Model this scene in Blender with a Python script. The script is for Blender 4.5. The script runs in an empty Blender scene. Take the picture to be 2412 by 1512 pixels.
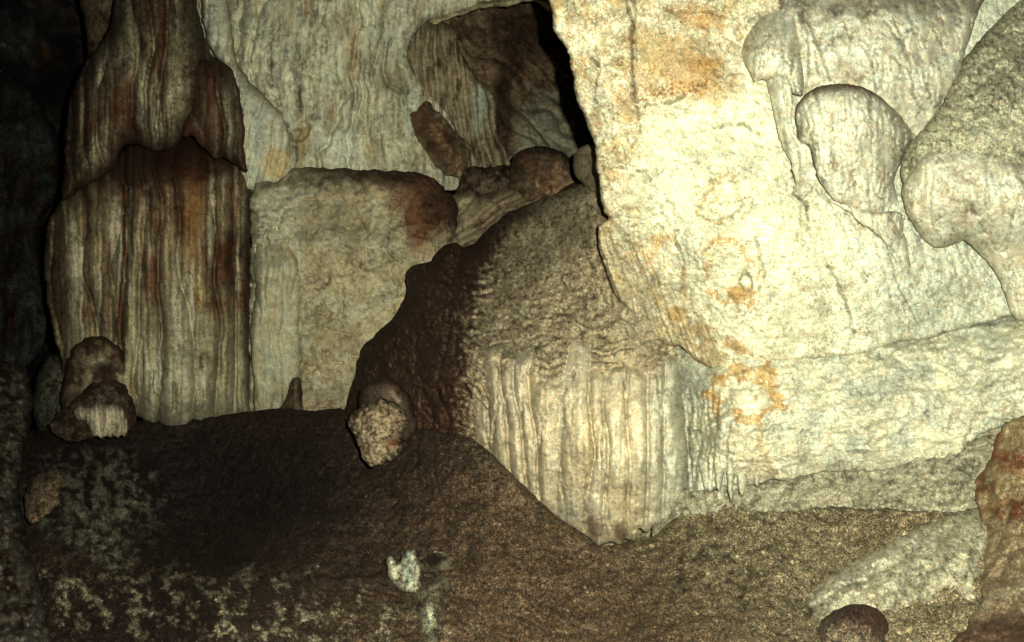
import bpy, math
import numpy as np

# ------------------------------------------------------------------ camera, world, light, exposure
SC = bpy.context.scene
COL = SC.collection
CAM_H, PITCH = 1.3, math.radians(-10.0)
HFOV = math.radians(50.0)
SW, SH = 2412.0, 1512.0                     # survey grid the rock outlines were measured on
F = SW / 2 / math.tan(HFOV / 2)

cam_data = bpy.data.cameras.new("camera")
cam_data.angle = HFOV
cam_data.clip_start, cam_data.clip_end = 0.05, 200
cam = bpy.data.objects.new("camera", cam_data)
COL.objects.link(cam)
cam.location = (0, 0, CAM_H)
cam.rotation_euler = (math.radians(90) + PITCH, 0, 0)
SC.camera = cam

world = bpy.data.worlds.new("World")
SC.world = world
world.use_nodes = True
bg = world.node_tree.nodes["Background"]
bg.inputs["Color"].default_value = (0.35, 0.6, 1.0, 1)
bg.inputs["Strength"].default_value = 0.0006

SC.view_settings.view_transform = 'Standard'
SC.view_settings.look = 'None'
SC.view_settings.exposure = 0.0
SC.view_settings.gamma = 1.0
SC.view_settings.use_curve_mapping = False
SC.render.engine = 'CYCLES'
SC.cycles.max_bounces = 3
SC.cycles.diffuse_bounces = 1

FWD = np.array([0, math.cos(PITCH), math.sin(PITCH)])
RGT = np.array([1.0, 0, 0])
UPV = np.array([0, -math.sin(PITCH), math.cos(PITCH)])
CPOS = np.array([0, 0, CAM_H])

# the flash of the camera the visitor holds: the only light in the cave
fl = bpy.data.lights.new("camera_flash", 'SPOT')
fl.energy = 620
fl.color = (0.99, 1.0, 0.85)
fl.shadow_soft_size = 0.012
fl.spot_size = math.radians(165)
fl.spot_blend = 0.6
flash = bpy.data.objects.new("camera_flash", fl)
COL.objects.link(flash)
flash.location = CPOS + RGT * 0.075 + UPV * 0.065
AIM = (2150, 420)
_d = FWD + RGT * (AIM[0] - SW / 2) / F + UPV * (SH / 2 - AIM[1]) / F
import mathutils
flash.rotation_euler = mathutils.Vector(_d).to_track_quat('-Z', 'Y').to_euler()

# ------------------------------------------------------------------ numpy helpers
def ray(x, y, depth):
    x = np.asarray(x, float); y = np.asarray(y, float); depth = np.asarray(depth, float)
    u = (x - SW / 2) / F; v = (SH / 2 - y) / F
    return CPOS + (FWD[None] + u[..., None] * RGT + v[..., None] * UPV) * depth[..., None]

_rng = np.random.RandomState(11)
_perm = _rng.permutation(4096).astype(np.int64)
_ang = _rng.rand(4096) * 2 * np.pi
_gx, _gy = np.cos(_ang), np.sin(_ang)

def _h(i, j):
    return _perm[(_perm[i & 4095] + j) & 4095]

def noise(x, y, seed=0):
    x = x + seed * 37.31; y = y + seed * 17.77
    xi = np.floor(x).astype(np.int64); yi = np.floor(y).astype(np.int64)
    xf = x - xi; yf = y - yi
    u = xf * xf * xf * (xf * (xf * 6 - 15) + 10); v = yf * yf * yf * (yf * (yf * 6 - 15) + 10)
    def g(a, b):
        h = _h(xi + a, yi + b)
        return _gx[h] * (xf - a) + _gy[h] * (yf - b)
    n0 = g(0, 0) * (1 - u) + g(1, 0) * u
    n1 = g(0, 1) * (1 - u) + g(1, 1) * u
    return (n0 * (1 - v) + n1 * v) * 1.5

def fbm(x, y, s, oct=4, seed=0, gain=0.5):
    t = 0; a = 1; n = 0
    for k in range(oct):
        t = t + a * noise(x / s, y / s, seed + k * 5); n += a
        a *= gain; s = s / 2.03
    return t / n

def ridged(x, y, s, oct=4, seed=0, gain=0.55):
    t = 0; a = 1; n = 0
    for k in range(oct):
        t = t + a * (1 - 2 * np.abs(noise(x / s, y / s, seed + k * 7))); n += a
        a *= gain; s = s / 2.1
    return t / n

def sstep(a, b, t):
    q = np.clip((t - a) / (b - a), 0, 1)
    return q * q * (3 - 2 * q)

def ribs(x, y, sx, sy, seed=0, warp=0.5, p=0.5):
    w = fbm(x, y, sy * 0.7, 3, seed + 3) * warp * sx * 4
    n = noise((x + w) / sx, y / sy, seed)
    return np.clip(np.abs(n) * 2.2, 0, 1) ** p

def flute(x, y, sp, seed=0, warp=0.5, jit=.5, p=0.55):
    # round drip flutes with sharp grooves between them; also returns one random tone for each flute
    u = x + fbm(x, y, sp * 5, 3, seed + 1) * warp * sp * 2
    ph = u / sp + jit * noise(u / (2.3 * sp), y / 900, seed + 2) * 1.6
    k = np.floor(ph)
    h = np.sin(np.pi * (ph - k)) ** p
    tone = noise(k * .73 + .37, y / 330 + k * 1.7, seed + 3)
    return h, tone

def veins(x, y, s, seed=0, w=0.05, warp=0.6):
    wx = fbm(x, y, s * 0.6, 3, seed + 1) * s * warp
    wy = fbm(x, y, s * 0.6, 3, seed + 2) * s * warp
    n = noise((x + wx) / s, (y + wy) / s, seed)
    return np.exp(-(n / w) ** 2)

def blob(x, y, cx, cy, rx, ry, rot=0.0, edge=0.35, seed=0, s=30, rough=0.5):
    c, sn = math.cos(rot), math.sin(rot)
    dx, dy = x - cx, y - cy
    a = (dx * c + dy * sn) / rx; b = (-dx * sn + dy * c) / ry
    r = np.sqrt(a * a + b * b) + fbm(x, y, s, 4, seed, 0.6) * rough
    return 1 - sstep(1 - edge, 1 + edge, r)

def pline(x, y, pts):
    best = np.full(x.shape, 1e9)
    for (ax, ay), (bx, by) in zip(pts[:-1], pts[1:]):
        vx, vy = bx - ax, by - ay
        t = np.clip(((x - ax) * vx + (y - ay) * vy) / (vx * vx + vy * vy + 1e-9), 0, 1)
        best = np.minimum(best, np.hypot(x - ax - t * vx, y - ay - t * vy))
    return best

def crack(x, y, pts, w=4.0, jit=7, seed=0):
    jx = fbm(x, y, 28, 3, seed) * jit; jy = fbm(x, y, 28, 3, seed + 9) * jit
    xs = [p[0] for p in pts]; ys = [p[1] for p in pts]
    m = np.zeros(x.shape)
    sel = (x > min(xs) - 40) & (x < max(xs) + 40) & (y > min(ys) - 40) & (y < max(ys) + 40)
    if sel.any():
        m[sel] = np.exp(-(pline(x[sel] + jx[sel], y[sel] + jy[sel], pts) / w) ** 2)
    return m

def tps(ctrl):
    c = np.array(ctrl, float); X = c[:, :2] / 1000.0; n = len(c)
    def K(a, b):
        r2 = ((a[:, None] - b[None]) ** 2).sum(-1)
        return 0.5 * r2 * np.log(r2 + 1e-9)
    A = np.zeros((n + 3, n + 3)); A[:n, :n] = K(X, X) + np.eye(n) * 1e-4
    A[:n, n] = 1; A[:n, n + 1:] = X; A[n, :n] = 1; A[n + 1:, :n] = X.T
    w = np.linalg.solve(A, np.concatenate([c[:, 2], [0, 0, 0]]))
    def f(x, y):
        P = np.stack([x, y], -1) / 1000.0
        out = np.empty(len(P))
        for i in range(0, len(P), 60000):
            Q = P[i:i + 60000]
            out[i:i + 60000] = K(Q, X) @ w[:n] + w[n] + Q @ w[n + 1:]
        return out
    return f

def smooth_poly(pts, step=6.0, jit=3.0, seed=0, closed=True):
    p = np.array(pts, float); n = len(p); out = []
    for i in range(n):
        p0, p1, p2, p3 = p[i - 1], p[i], p[(i + 1) % n], p[(i + 2) % n]
        k = max(1, int(np.hypot(*(p2 - p1)) / step))
        for t in np.arange(k) / k:
            tt = 0.5
            m1 = (p2 - p0) * tt * 0.8; m2 = (p3 - p1) * tt * 0.8
            L = np.hypot(*(p2 - p1)); 
            for m in (m1, m2):
                l = np.hypot(*m)
                if l > L: m *= L / l
            h = (2*t**3-3*t**2+1)*p1 + (t**3-2*t**2+t)*m1 + (-2*t**3+3*t**2)*p2 + (t**3-t**2)*m2
            out.append(h)
    q = np.array(out)
    if jit:
        q[:, 0] += fbm(q[:, 0], q[:, 1], 34, 3, seed + 50, 0.6) * jit * 2
        q[:, 1] += fbm(q[:, 0], q[:, 1], 34, 3, seed + 60, 0.6) * jit * 2
        q[:, 0] += fbm(q[:, 0], q[:, 1], 9, 2, seed + 70, 0.6) * 2.4
        q[:, 1] += fbm(q[:, 0], q[:, 1], 9, 2, seed + 80, 0.6) * 2.4
    return q

def sdf(P, poly):
    """signed distance (inside > 0) and nearest point"""
    n = len(P); best = np.full(n, 1e18); near = np.zeros((n, 2)); inside = np.zeros(n, bool)
    A = poly; B = np.roll(poly, -1, 0)
    X, Y = P[:, 0], P[:, 1]
    for (ax, ay), (bx, by) in zip(A, B):
        vx, vy = bx - ax, by - ay; L2 = vx * vx + vy * vy
        if L2 < 1e-9: continue
        t = np.clip(((X - ax) * vx + (Y - ay) * vy) / L2, 0, 1)
        qx, qy = ax + t * vx, ay + t * vy
        d = (X - qx) ** 2 + (Y - qy) ** 2
        m = d < best
        best[m] = d[m]; near[m, 0] = qx[m]; near[m, 1] = qy[m]
        c = (ay > Y) != (by > Y)
        inside ^= c & (X < (bx - ax) * (Y - ay) / (by - ay + 1e-12) + ax)
    d = np.sqrt(best)
    return np.where(inside, d, -d), near

# ------------------------------------------------------------------ materials
def rock_material(name, grain=0.35, bump=0.5, rough=0.85, scale=1.0, spec=0.15):
    m = bpy.data.materials.new(name); m.use_nodes = True
    nt = m.node_tree; N = nt.nodes; L = nt.links
    b = N["Principled BSDF"]
    at = N.new("ShaderNodeAttribute"); at.attribute_name = "mineral_colour"
    tc = N.new("ShaderNodeTexCoord")
    n1 = N.new("ShaderNodeTexNoise"); n1.inputs["Scale"].default_value = 230 * scale
    n1.inputs["Detail"].default_value = 3; n1.inputs["Roughness"].default_value = 0.7
    n2 = N.new("ShaderNodeTexNoise"); n2.inputs["Scale"].default_value = 34 * scale
    n2.inputs["Detail"].default_value = 8; n2.inputs["Roughness"].default_value = 0.68
    n3 = N.new("ShaderNodeTexNoise"); n3.inputs["Scale"].default_value = 420 * scale
    n3.inputs["Detail"].default_value = 1
    for n in (n1, n2, n3): L.new(tc.outputs["Object"], n.inputs["Vector"])
    # brightness grain
    mr = N.new("ShaderNodeMapRange"); mr.inputs["From Min"].default_value = 0.40; mr.inputs["From Max"].default_value = 0.60
    mr.inputs["To Min"].default_value = 1 - grain; mr.inputs["To Max"].default_value = 1 + grain
    L.new(n1.outputs["Fac"], mr.inputs["Value"])
    mr2 = N.new("ShaderNodeMapRange"); mr2.inputs["From Min"].default_value = 0.3; mr2.inputs["From Max"].default_value = 0.7
    mr2.inputs["To Min"].default_value = 1 - grain * 0.8; mr2.inputs["To Max"].default_value = 1 + grain * 0.6
    L.new(n2.outputs["Fac"], mr2.inputs["Value"])
    mu = N.new("ShaderNodeMath"); mu.operation = 'MULTIPLY'
    L.new(mr.outputs[0], mu.inputs[0]); L.new(mr2.outputs[0], mu.inputs[1])
    vm = N.new("ShaderNodeVectorMath"); vm.operation = 'SCALE'
    L.new(at.outputs["Color"], vm.inputs[0]); L.new(mu.outputs[0], vm.inputs["Scale"])
    # slight hue wander between ochre and grey green
    vt = N.new("ShaderNodeMix"); vt.data_type = 'RGBA'; vt.blend_type = 'MULTIPLY'
    cr = N.new("ShaderNodeValToRGB")
    cr.color_ramp.elements[0].position = 0.40; cr.color_ramp.elements[0].color = (1.3, 0.88, 0.62, 1)
    cr.color_ramp.elements[1].position = 0.60; cr.color_ramp.elements[1].color = (0.74, 1.08, 1.18, 1)
    L.new(n3.outputs["Fac"], cr.inputs["Fac"])
    vt.inputs["Factor"].default_value = 0.75
    L.new(vm.outputs[0], vt.inputs["A"]); L.new(cr.outputs["Color"], vt.inputs["B"])
    L.new(vt.outputs["Result"], b.inputs["Base Color"])
    b.inputs["Roughness"].default_value = rough
    b.inputs["Specular IOR Level"].default_value = spec
    b1 = N.new("ShaderNodeBump"); b1.inputs["Strength"].default_value = bump; b1.inputs["Distance"].default_value = 0.005
    b2 = N.new("ShaderNodeBump"); b2.inputs["Strength"].default_value = bump; b2.inputs["Distance"].default_value = 0.003
    L.new(n2.outputs["Fac"], b1.inputs["Height"]); L.new(n1.outputs["Fac"], b2.inputs["Height"])
    L.new(b1.outputs["Normal"], b2.inputs["Normal"]); L.new(b2.outputs["Normal"], b.inputs["Normal"])
    return m

M_PALE = rock_material("pale_calcite", 0.26, 0.45, 0.85)
M_TAN = rock_material("stained_calcite", 0.42, 0.7, 0.8)
M_MUD = rock_material("cave_mud", 0.9, 0.9, 0.85, spec=0.15)
M_FAR = rock_material("dark_limestone", 0.5, 0.6, 0.9, 0.4, spec=0.1)

# palette (base colours)
PALE = np.array([.66, .63, .47]); CREAM = np.array([.70, .66, .46]); TAN = np.array([.40, .34, .21])
GREY = np.array([.36, .37, .29]); GREEN = np.array([.50, .54, .44]); BROWN = np.array([.075, .038, .022])
RED = np.array([.15, .052, .024]); MUD = np.array([.060, .036, .024]); ORANGE = np.array([.50, .27, .075])
DIRT = np.array([.10, .08, .05]); OCHRE = np.array([.55, .42, .20])

def lay(base, *layers):
    c = base
    for col, m in layers:
        m = np.clip(m, 0, 1)[:, None]
        c = c * (1 - m) + np.asarray(col) * m
    return c

# ------------------------------------------------------------------ builders
def tag(o, label=None, cat=None, group=None, kind=None):
    if label: o['label'] = label
    if cat: o['category'] = cat
    if group: o['group'] = group
    if kind: o['kind'] = kind

def thing(name, label, cat, at, group=None):
    o = bpy.data.objects.new(name, None); COL.objects.link(o)
    o.empty_display_size = 0.1
    p = ray(np.array([at[0]]), np.array([at[1]]), np.array([at[2]]))[0]
    o.location = p
    tag(o, label, cat, group)
    return o

def rock(name, outline, depth, surf, mat, parent=None, R=40, H=0.12, skirt=0.5, g=3.0, jit=3.0, seed=0, bulge=0.0, under=0.45, weather=1.0):
    """one solid of rock: outline and depths surveyed, relief from surf(x, y, d) -> (protrusion in m, colour)"""
    poly = smooth_poly(outline, 6.0, jit, seed)
    x0, y0 = poly.min(0) - 2 * g; x1, y1 = poly.max(0) + 2 * g
    nx = int((x1 - x0) / g) + 2; ny = int((y1 - y0) / g) + 2
    gx, gy = np.meshgrid(x0 + np.arange(nx) * g, y0 + np.arange(ny) * g)
    P = np.stack([gx.ravel(), gy.ravel()], -1)
    d, near = sdf(P, poly)
    ins = d > 0
    I = ins.reshape(ny, nx)
    cell = I[:-1, :-1] | I[1:, :-1] | I[:-1, 1:] | I[1:, 1:]
    idx = np.arange(nx * ny).reshape(ny, nx)
    q = np.stack([idx[:-1, :-1][cell], idx[1:, :-1][cell], idx[1:, 1:][cell], idx[:-1, 1:][cell]], -1)
    used = np.unique(q)
    remap = np.full(nx * ny, -1); remap[used] = np.arange(len(used))
    q = remap[q]; P = P[used]; d = d[used]; near = near[used]
    out = d <= 0
    P[out] = near[out]; d[out] = 0
    x, y = P[:, 0], P[:, 1]
    base = tps(depth)(x, y) if not callable(depth) else depth(x, y)
    prot, colr = surf(x, y, d)
    # weathering shared by all the rock: patchy tone, hairline cracks, specks
    w = 1 + .30 * fbm(x, y, 150, 3, seed + 601) + .30 * fbm(x, y, 40, 3, seed + 602) + .30 * fbm(x, y, 11, 2, seed + 603)
    hair = (veins(x, y, 52, seed + 604, .035, .9) * sstep(-.1, .25, fbm(x, y, 90, 3, seed + 605)) + veins(x, y * 1.3, 24, seed + 606, .05, 1.0) * sstep(0, .35, fbm(x, y, 70, 3, seed + 607)) * .8)
    speck = sstep(.30, .55, fbm(x, y, 7, 2, seed + 608)) * sstep(-.2, .3, fbm(x, y, 60, 3, seed + 609))
    hair = np.clip(hair, 0, 1) * weather
    colr = colr * (w * (1 - .5 * hair) * (1 - .45 * weather * speck))[:, None]
    prot = prot - .006 * hair - .003 * speck
    t = np.clip(d / R, 0, 1)
    prof = 1 - np.sqrt(np.clip(1 - (1 - t) ** 2, 0, 1))
    yc = (y0 + y1) / 2; hw = (y1 - y0) / 2
    Hm = H * (1 - (1 - under) * sstep(-0.1, 0.6, (y - yc) / hw))
    dep = base + Hm * prof - prot
    if bulge: dep = dep - bulge * np.clip(d / (d.max() + 1e-6), 0, 1) ** 0.7
    # skirt: real thickness behind the outline
    e = np.concatenate([q[:, [0, 1]], q[:, [1, 2]], q[:, [2, 3]], q[:, [3, 0]]])
    key = np.sort(e, 1); k1 = key[:, 0] * (len(P) + 1) + key[:, 1]
    _, inv, cnt = np.unique(k1, return_inverse=True, return_counts=True)
    be = e[cnt[inv.ravel()] == 1]
    bv = np.unique(be); nb = len(bv); bmap = np.full(len(P), -1); bmap[bv] = np.arange(nb)
    V = [ray(x, y, dep)]; C = [colr]; faces = [q]
    cx, cy = x.mean(), y.mean(); prev = bv
    for k in range(1, 4):
        f = 0.012 * k * k
        sx = x[bv] + (cx - x[bv]) * f; sy = y[bv] + (cy - y[bv]) * f
        V.append(ray(sx, sy, dep[bv] + skirt * k / 3)); C.append(colr[bv])
        cur = len(P) + (k - 1) * nb + np.arange(nb)
        a, b_ = bmap[be[:, 0]], bmap[be[:, 1]]
        faces.append(np.stack([prev[b_], prev[a], cur[a], cur[b_]], -1)); prev = cur
    V = np.concatenate(V); C = np.concatenate(C); Fq = np.concatenate(faces)
    org = np.array(parent.location) if parent else ray(np.array([cx]), np.array([y.max()]), np.array([np.median(dep)]))[0]
    me = bpy.data.meshes.new(name)
    me.vertices.add(len(V)); me.vertices.foreach_set("co", (V - org).astype(np.float32).ravel())
    me.loops.add(Fq.size); me.loops.foreach_set("vertex_index", Fq.astype(np.int32).ravel())
    me.polygons.add(len(Fq)); me.polygons.foreach_set("loop_start", np.arange(0, Fq.size, 4, dtype=np.int32))
    me.polygons.foreach_set("loop_total", np.full(len(Fq), 4, np.int32))
    me.update(calc_edges=True)
    me.validate()
    me.polygons.foreach_set("use_smooth", np.ones(len(me.polygons), bool))
    ca = me.color_attributes.new("mineral_colour", 'FLOAT_COLOR', 'POINT')
    ca.data.foreach_set("color", np.concatenate([np.clip(C, 0.003, 0.85), np.ones((len(C), 1))], 1).astype(np.float32).ravel())
    me.materials.append(mat)
    o = bpy.data.objects.new(name, me); COL.objects.link(o)
    if parent: o.parent = parent
    else: o.location = org
    return o


def det(x, y, a=0.01, seed=0):
    return a * (fbm(x, y, 120, 3, seed) * 2.4 + fbm(x, y, 34, 3, seed + 4) * 0.9 + fbm(x, y, 10, 2, seed + 8) * 0.35)

def mott(x, y, s, lo, hi, seed):
    return sstep(lo, hi, fbm(x, y, s, 5, seed, 0.65))

# ================================================================== SETTING
# ---- far dark cave wall behind everything
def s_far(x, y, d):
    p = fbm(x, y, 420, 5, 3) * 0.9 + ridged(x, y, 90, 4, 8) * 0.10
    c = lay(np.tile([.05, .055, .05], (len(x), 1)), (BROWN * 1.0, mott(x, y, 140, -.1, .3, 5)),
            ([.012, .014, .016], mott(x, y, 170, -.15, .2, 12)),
            ([.30, .27, .2], sstep(.42, .6, noise(x / 7, y / 7, 3)) * mott(x, y, 90, .1, .4, 22)))  # pale specks: glints of water drops painted into the colour
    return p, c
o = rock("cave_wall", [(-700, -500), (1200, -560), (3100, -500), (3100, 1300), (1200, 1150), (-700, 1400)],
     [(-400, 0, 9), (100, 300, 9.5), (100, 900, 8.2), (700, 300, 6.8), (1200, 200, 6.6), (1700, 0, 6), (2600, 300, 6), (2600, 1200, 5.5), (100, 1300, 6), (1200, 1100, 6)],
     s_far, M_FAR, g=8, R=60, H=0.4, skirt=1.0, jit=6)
tag(o, kind='structure')

# ---- muddy cave floor, rising in a bank in front of the ribbed mound
GROUND_D = tps([(-500, 1060, 5.2), (0, 1000, 4.9), (300, 1010, 4.5), (600, 985, 4.25), (820, 1000, 3.75), (980, 1040, 3.35), (1115, 1035, 3.02),
                (1250, 1150, 2.92), (1400, 1285, 2.82), (1560, 1250, 2.92), (1640, 1185, 2.98), (1900, 1175, 2.87), (2100, 1190, 2.78), (2300, 1180, 2.70), (2700, 1100, 2.7),
                (-400, 1512, 3.3), (300, 1512, 2.9), (1000, 1512, 2.36), (1700, 1512, 2.15), (2412, 1512, 2.05), (2800, 1512, 2.0),
                (200, 1250, 3.7), (700, 1250, 3.25), (1100, 1300, 2.78), (2000, 1300, 2.62), (1200, 1900, 1.75), (-400, 1900, 2.4), (2800, 1900, 1.6),
                (500, 1360, 3.1), (900, 1380, 2.72), (500, 1345, 3.32), (100, 1345, 3.5)])
def s_ground(x, y, d):
    p = fbm(x, y, 260, 4, 3) * 0.08 + fbm(x, y, 60, 4, 9) * 0.035 + ridged(x, y, 22, 3, 15) * .010 + fbm(x, y, 11, 3, 14, .65) * 0.016
    step = sstep(1352, 1366, y + fbm(x, y, 50, 3, 31) * 16) * (1 - sstep(820, 1000, x)) * sstep(60, 160, x)
    p = p + step * 0.07
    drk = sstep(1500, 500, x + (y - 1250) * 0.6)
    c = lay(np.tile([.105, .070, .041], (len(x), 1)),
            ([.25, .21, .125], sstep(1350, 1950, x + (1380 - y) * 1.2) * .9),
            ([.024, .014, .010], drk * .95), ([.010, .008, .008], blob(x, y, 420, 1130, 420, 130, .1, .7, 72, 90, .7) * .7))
    pit = mott(x, y, 13, .12, .42, 41)
    c = lay(c, (c * .25, pit * .7), (c * 2.6, mott(x, y, 6, .12, .4, 44) * .7))
    # pale crust showing through the mud, lower left
    band = blob(x, y, 470, 1440, 520, 88, 0.05, .5, 60, 60, .9)
    cr = mott(x, y, 42, -.02, .22, 61) * mott(x, y, 14, -.25, .12, 62)
    c = lay(c, ([.30, .26, .17], band * cr * .95))
    ledge = np.exp(-((y - 1361 + fbm(x, y, 80, 3, 33) * 10 + fbm(x, y, 14, 3, 34) * 10) / 6.5) ** 2) * sstep(110, 160, x) * (1 - sstep(640, 760, x)) * mott(x, y, 26, -.12, .15, 63) * mott(x, y, 7, -.3, .1, 64)
    c = lay(c, ([.42, .36, .25], ledge))
    lp = blob(x, y, 215, 1180, 130, 100, .2, .5, 65, 50, .9) * mott(x, y, 26, -.12, .2, 66)
    c = lay(c, ([.14, .14, .10], lp))
    lp2 = blob(x, y, 245, 1270, 90, 50, 1.0, .5, 67, 30, .8) * mott(x, y, 18, -.05, .2, 68)
    c = lay(c, ([.13, .13, .09], lp2))
    dk = blob(x, y, 1690, 1330, 190, 90, .25, .6, 69, 60, .7) * mott(x, y, 24, .0, .3, 70)
    c = lay(c, (DIRT * .35, dk * .8))
    lump = mott(x, y, 30, .1, .4, 71)
    c = lay(c, (c * .55, lump * .6))
    return p + band * cr * .012 - dk * .02, c
gtop = [(-500, 1060), (-100, 1030), (120, 1010), (330, 990), (450, 985), (600, 968), (660, 962), (740, 968), (800, 962), (840, 985), (900, 1020), (1000, 1010),
        (1080, 1028), (1120, 1036), (1180, 1090), (1240, 1150), (1310, 1215), (1370, 1258), (1410, 1284), (1470, 1278), (1540, 1262), (1600, 1205),
        (1640, 1160), (1800, 1130), (2100, 1120), (2412, 1060), (2800, 1000)]
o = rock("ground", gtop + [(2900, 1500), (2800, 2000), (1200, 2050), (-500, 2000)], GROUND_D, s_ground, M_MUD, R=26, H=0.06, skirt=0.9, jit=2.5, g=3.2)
tag(o, kind='structure')

# ================================================================== LEFT: draped column
t = thing("draped_column", "tall brown-streaked fluted flowstone column in two tiers beside the dark passage", "rock column", (350, 990, 4.55))
def col_flute(x, y, seed, sx=13, deep=0.05):
    r = ribs(x, y, sx, 420, seed, .35, .55) * deep + ribs(x, y, sx * 3.1, 600, seed + 5, .3, .6) * deep * 1.3
    return r - deep * 1.6
def s_upper(seed, cx=0):
    def f(x, y, d):
        r, tn = flute(x, y, 15, seed, .3, .7, .6)
        R2, TN = flute(x, y, 50, seed + 5, .4, .7, .5)
        p = r * .010 + R2 * .09 + det(x, y, .010, seed)
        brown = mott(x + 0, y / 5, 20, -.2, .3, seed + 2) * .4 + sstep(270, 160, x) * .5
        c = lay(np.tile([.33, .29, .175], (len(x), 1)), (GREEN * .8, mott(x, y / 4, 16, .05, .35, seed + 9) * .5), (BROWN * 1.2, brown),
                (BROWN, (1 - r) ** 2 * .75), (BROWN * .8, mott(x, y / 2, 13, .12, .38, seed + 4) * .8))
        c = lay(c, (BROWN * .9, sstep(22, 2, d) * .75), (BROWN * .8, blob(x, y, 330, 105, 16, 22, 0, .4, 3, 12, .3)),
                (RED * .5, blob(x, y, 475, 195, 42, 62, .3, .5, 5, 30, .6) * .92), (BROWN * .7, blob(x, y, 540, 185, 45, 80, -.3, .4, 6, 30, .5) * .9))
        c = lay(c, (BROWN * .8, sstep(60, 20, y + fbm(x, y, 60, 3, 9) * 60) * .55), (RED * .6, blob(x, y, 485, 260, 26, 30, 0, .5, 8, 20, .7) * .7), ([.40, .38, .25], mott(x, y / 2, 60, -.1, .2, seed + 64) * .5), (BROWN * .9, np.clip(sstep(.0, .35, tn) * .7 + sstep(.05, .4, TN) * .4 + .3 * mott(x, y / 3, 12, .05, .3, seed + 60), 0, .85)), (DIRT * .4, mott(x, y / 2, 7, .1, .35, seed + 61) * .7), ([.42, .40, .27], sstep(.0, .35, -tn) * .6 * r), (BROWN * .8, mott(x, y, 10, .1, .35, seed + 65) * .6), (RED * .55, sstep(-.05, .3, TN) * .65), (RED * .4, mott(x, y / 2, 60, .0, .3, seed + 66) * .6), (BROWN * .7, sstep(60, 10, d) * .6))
        return p, c
    return f
rock("drapery", [(270, 0), (300, -60), (480, -60), (466, 0), (478, 70), (500, 130), (545, 160), (562, 215), (576, 300), (570, 372), (520, 330), (470, 300), (440, 310), (400, 352), (360, 356),
     (325, 340), (290, 345), (262, 400), (235, 420), (206, 435), (170, 462), (145, 470), (150, 400), (155, 310), (168, 222), (200, 150), (238, 100), (262, 50)],
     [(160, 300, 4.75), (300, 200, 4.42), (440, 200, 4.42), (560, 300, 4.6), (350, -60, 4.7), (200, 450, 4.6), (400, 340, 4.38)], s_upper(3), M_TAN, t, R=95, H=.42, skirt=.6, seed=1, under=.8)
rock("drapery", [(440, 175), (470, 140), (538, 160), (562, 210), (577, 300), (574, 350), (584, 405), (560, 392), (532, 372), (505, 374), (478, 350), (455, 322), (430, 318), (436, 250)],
     [(440, 200, 4.44), (520, 250, 4.36), (580, 350, 4.55), (450, 330, 4.44)], s_upper(23), M_TAN, t, R=46, H=.22, skirt=.5, seed=2)
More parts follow.
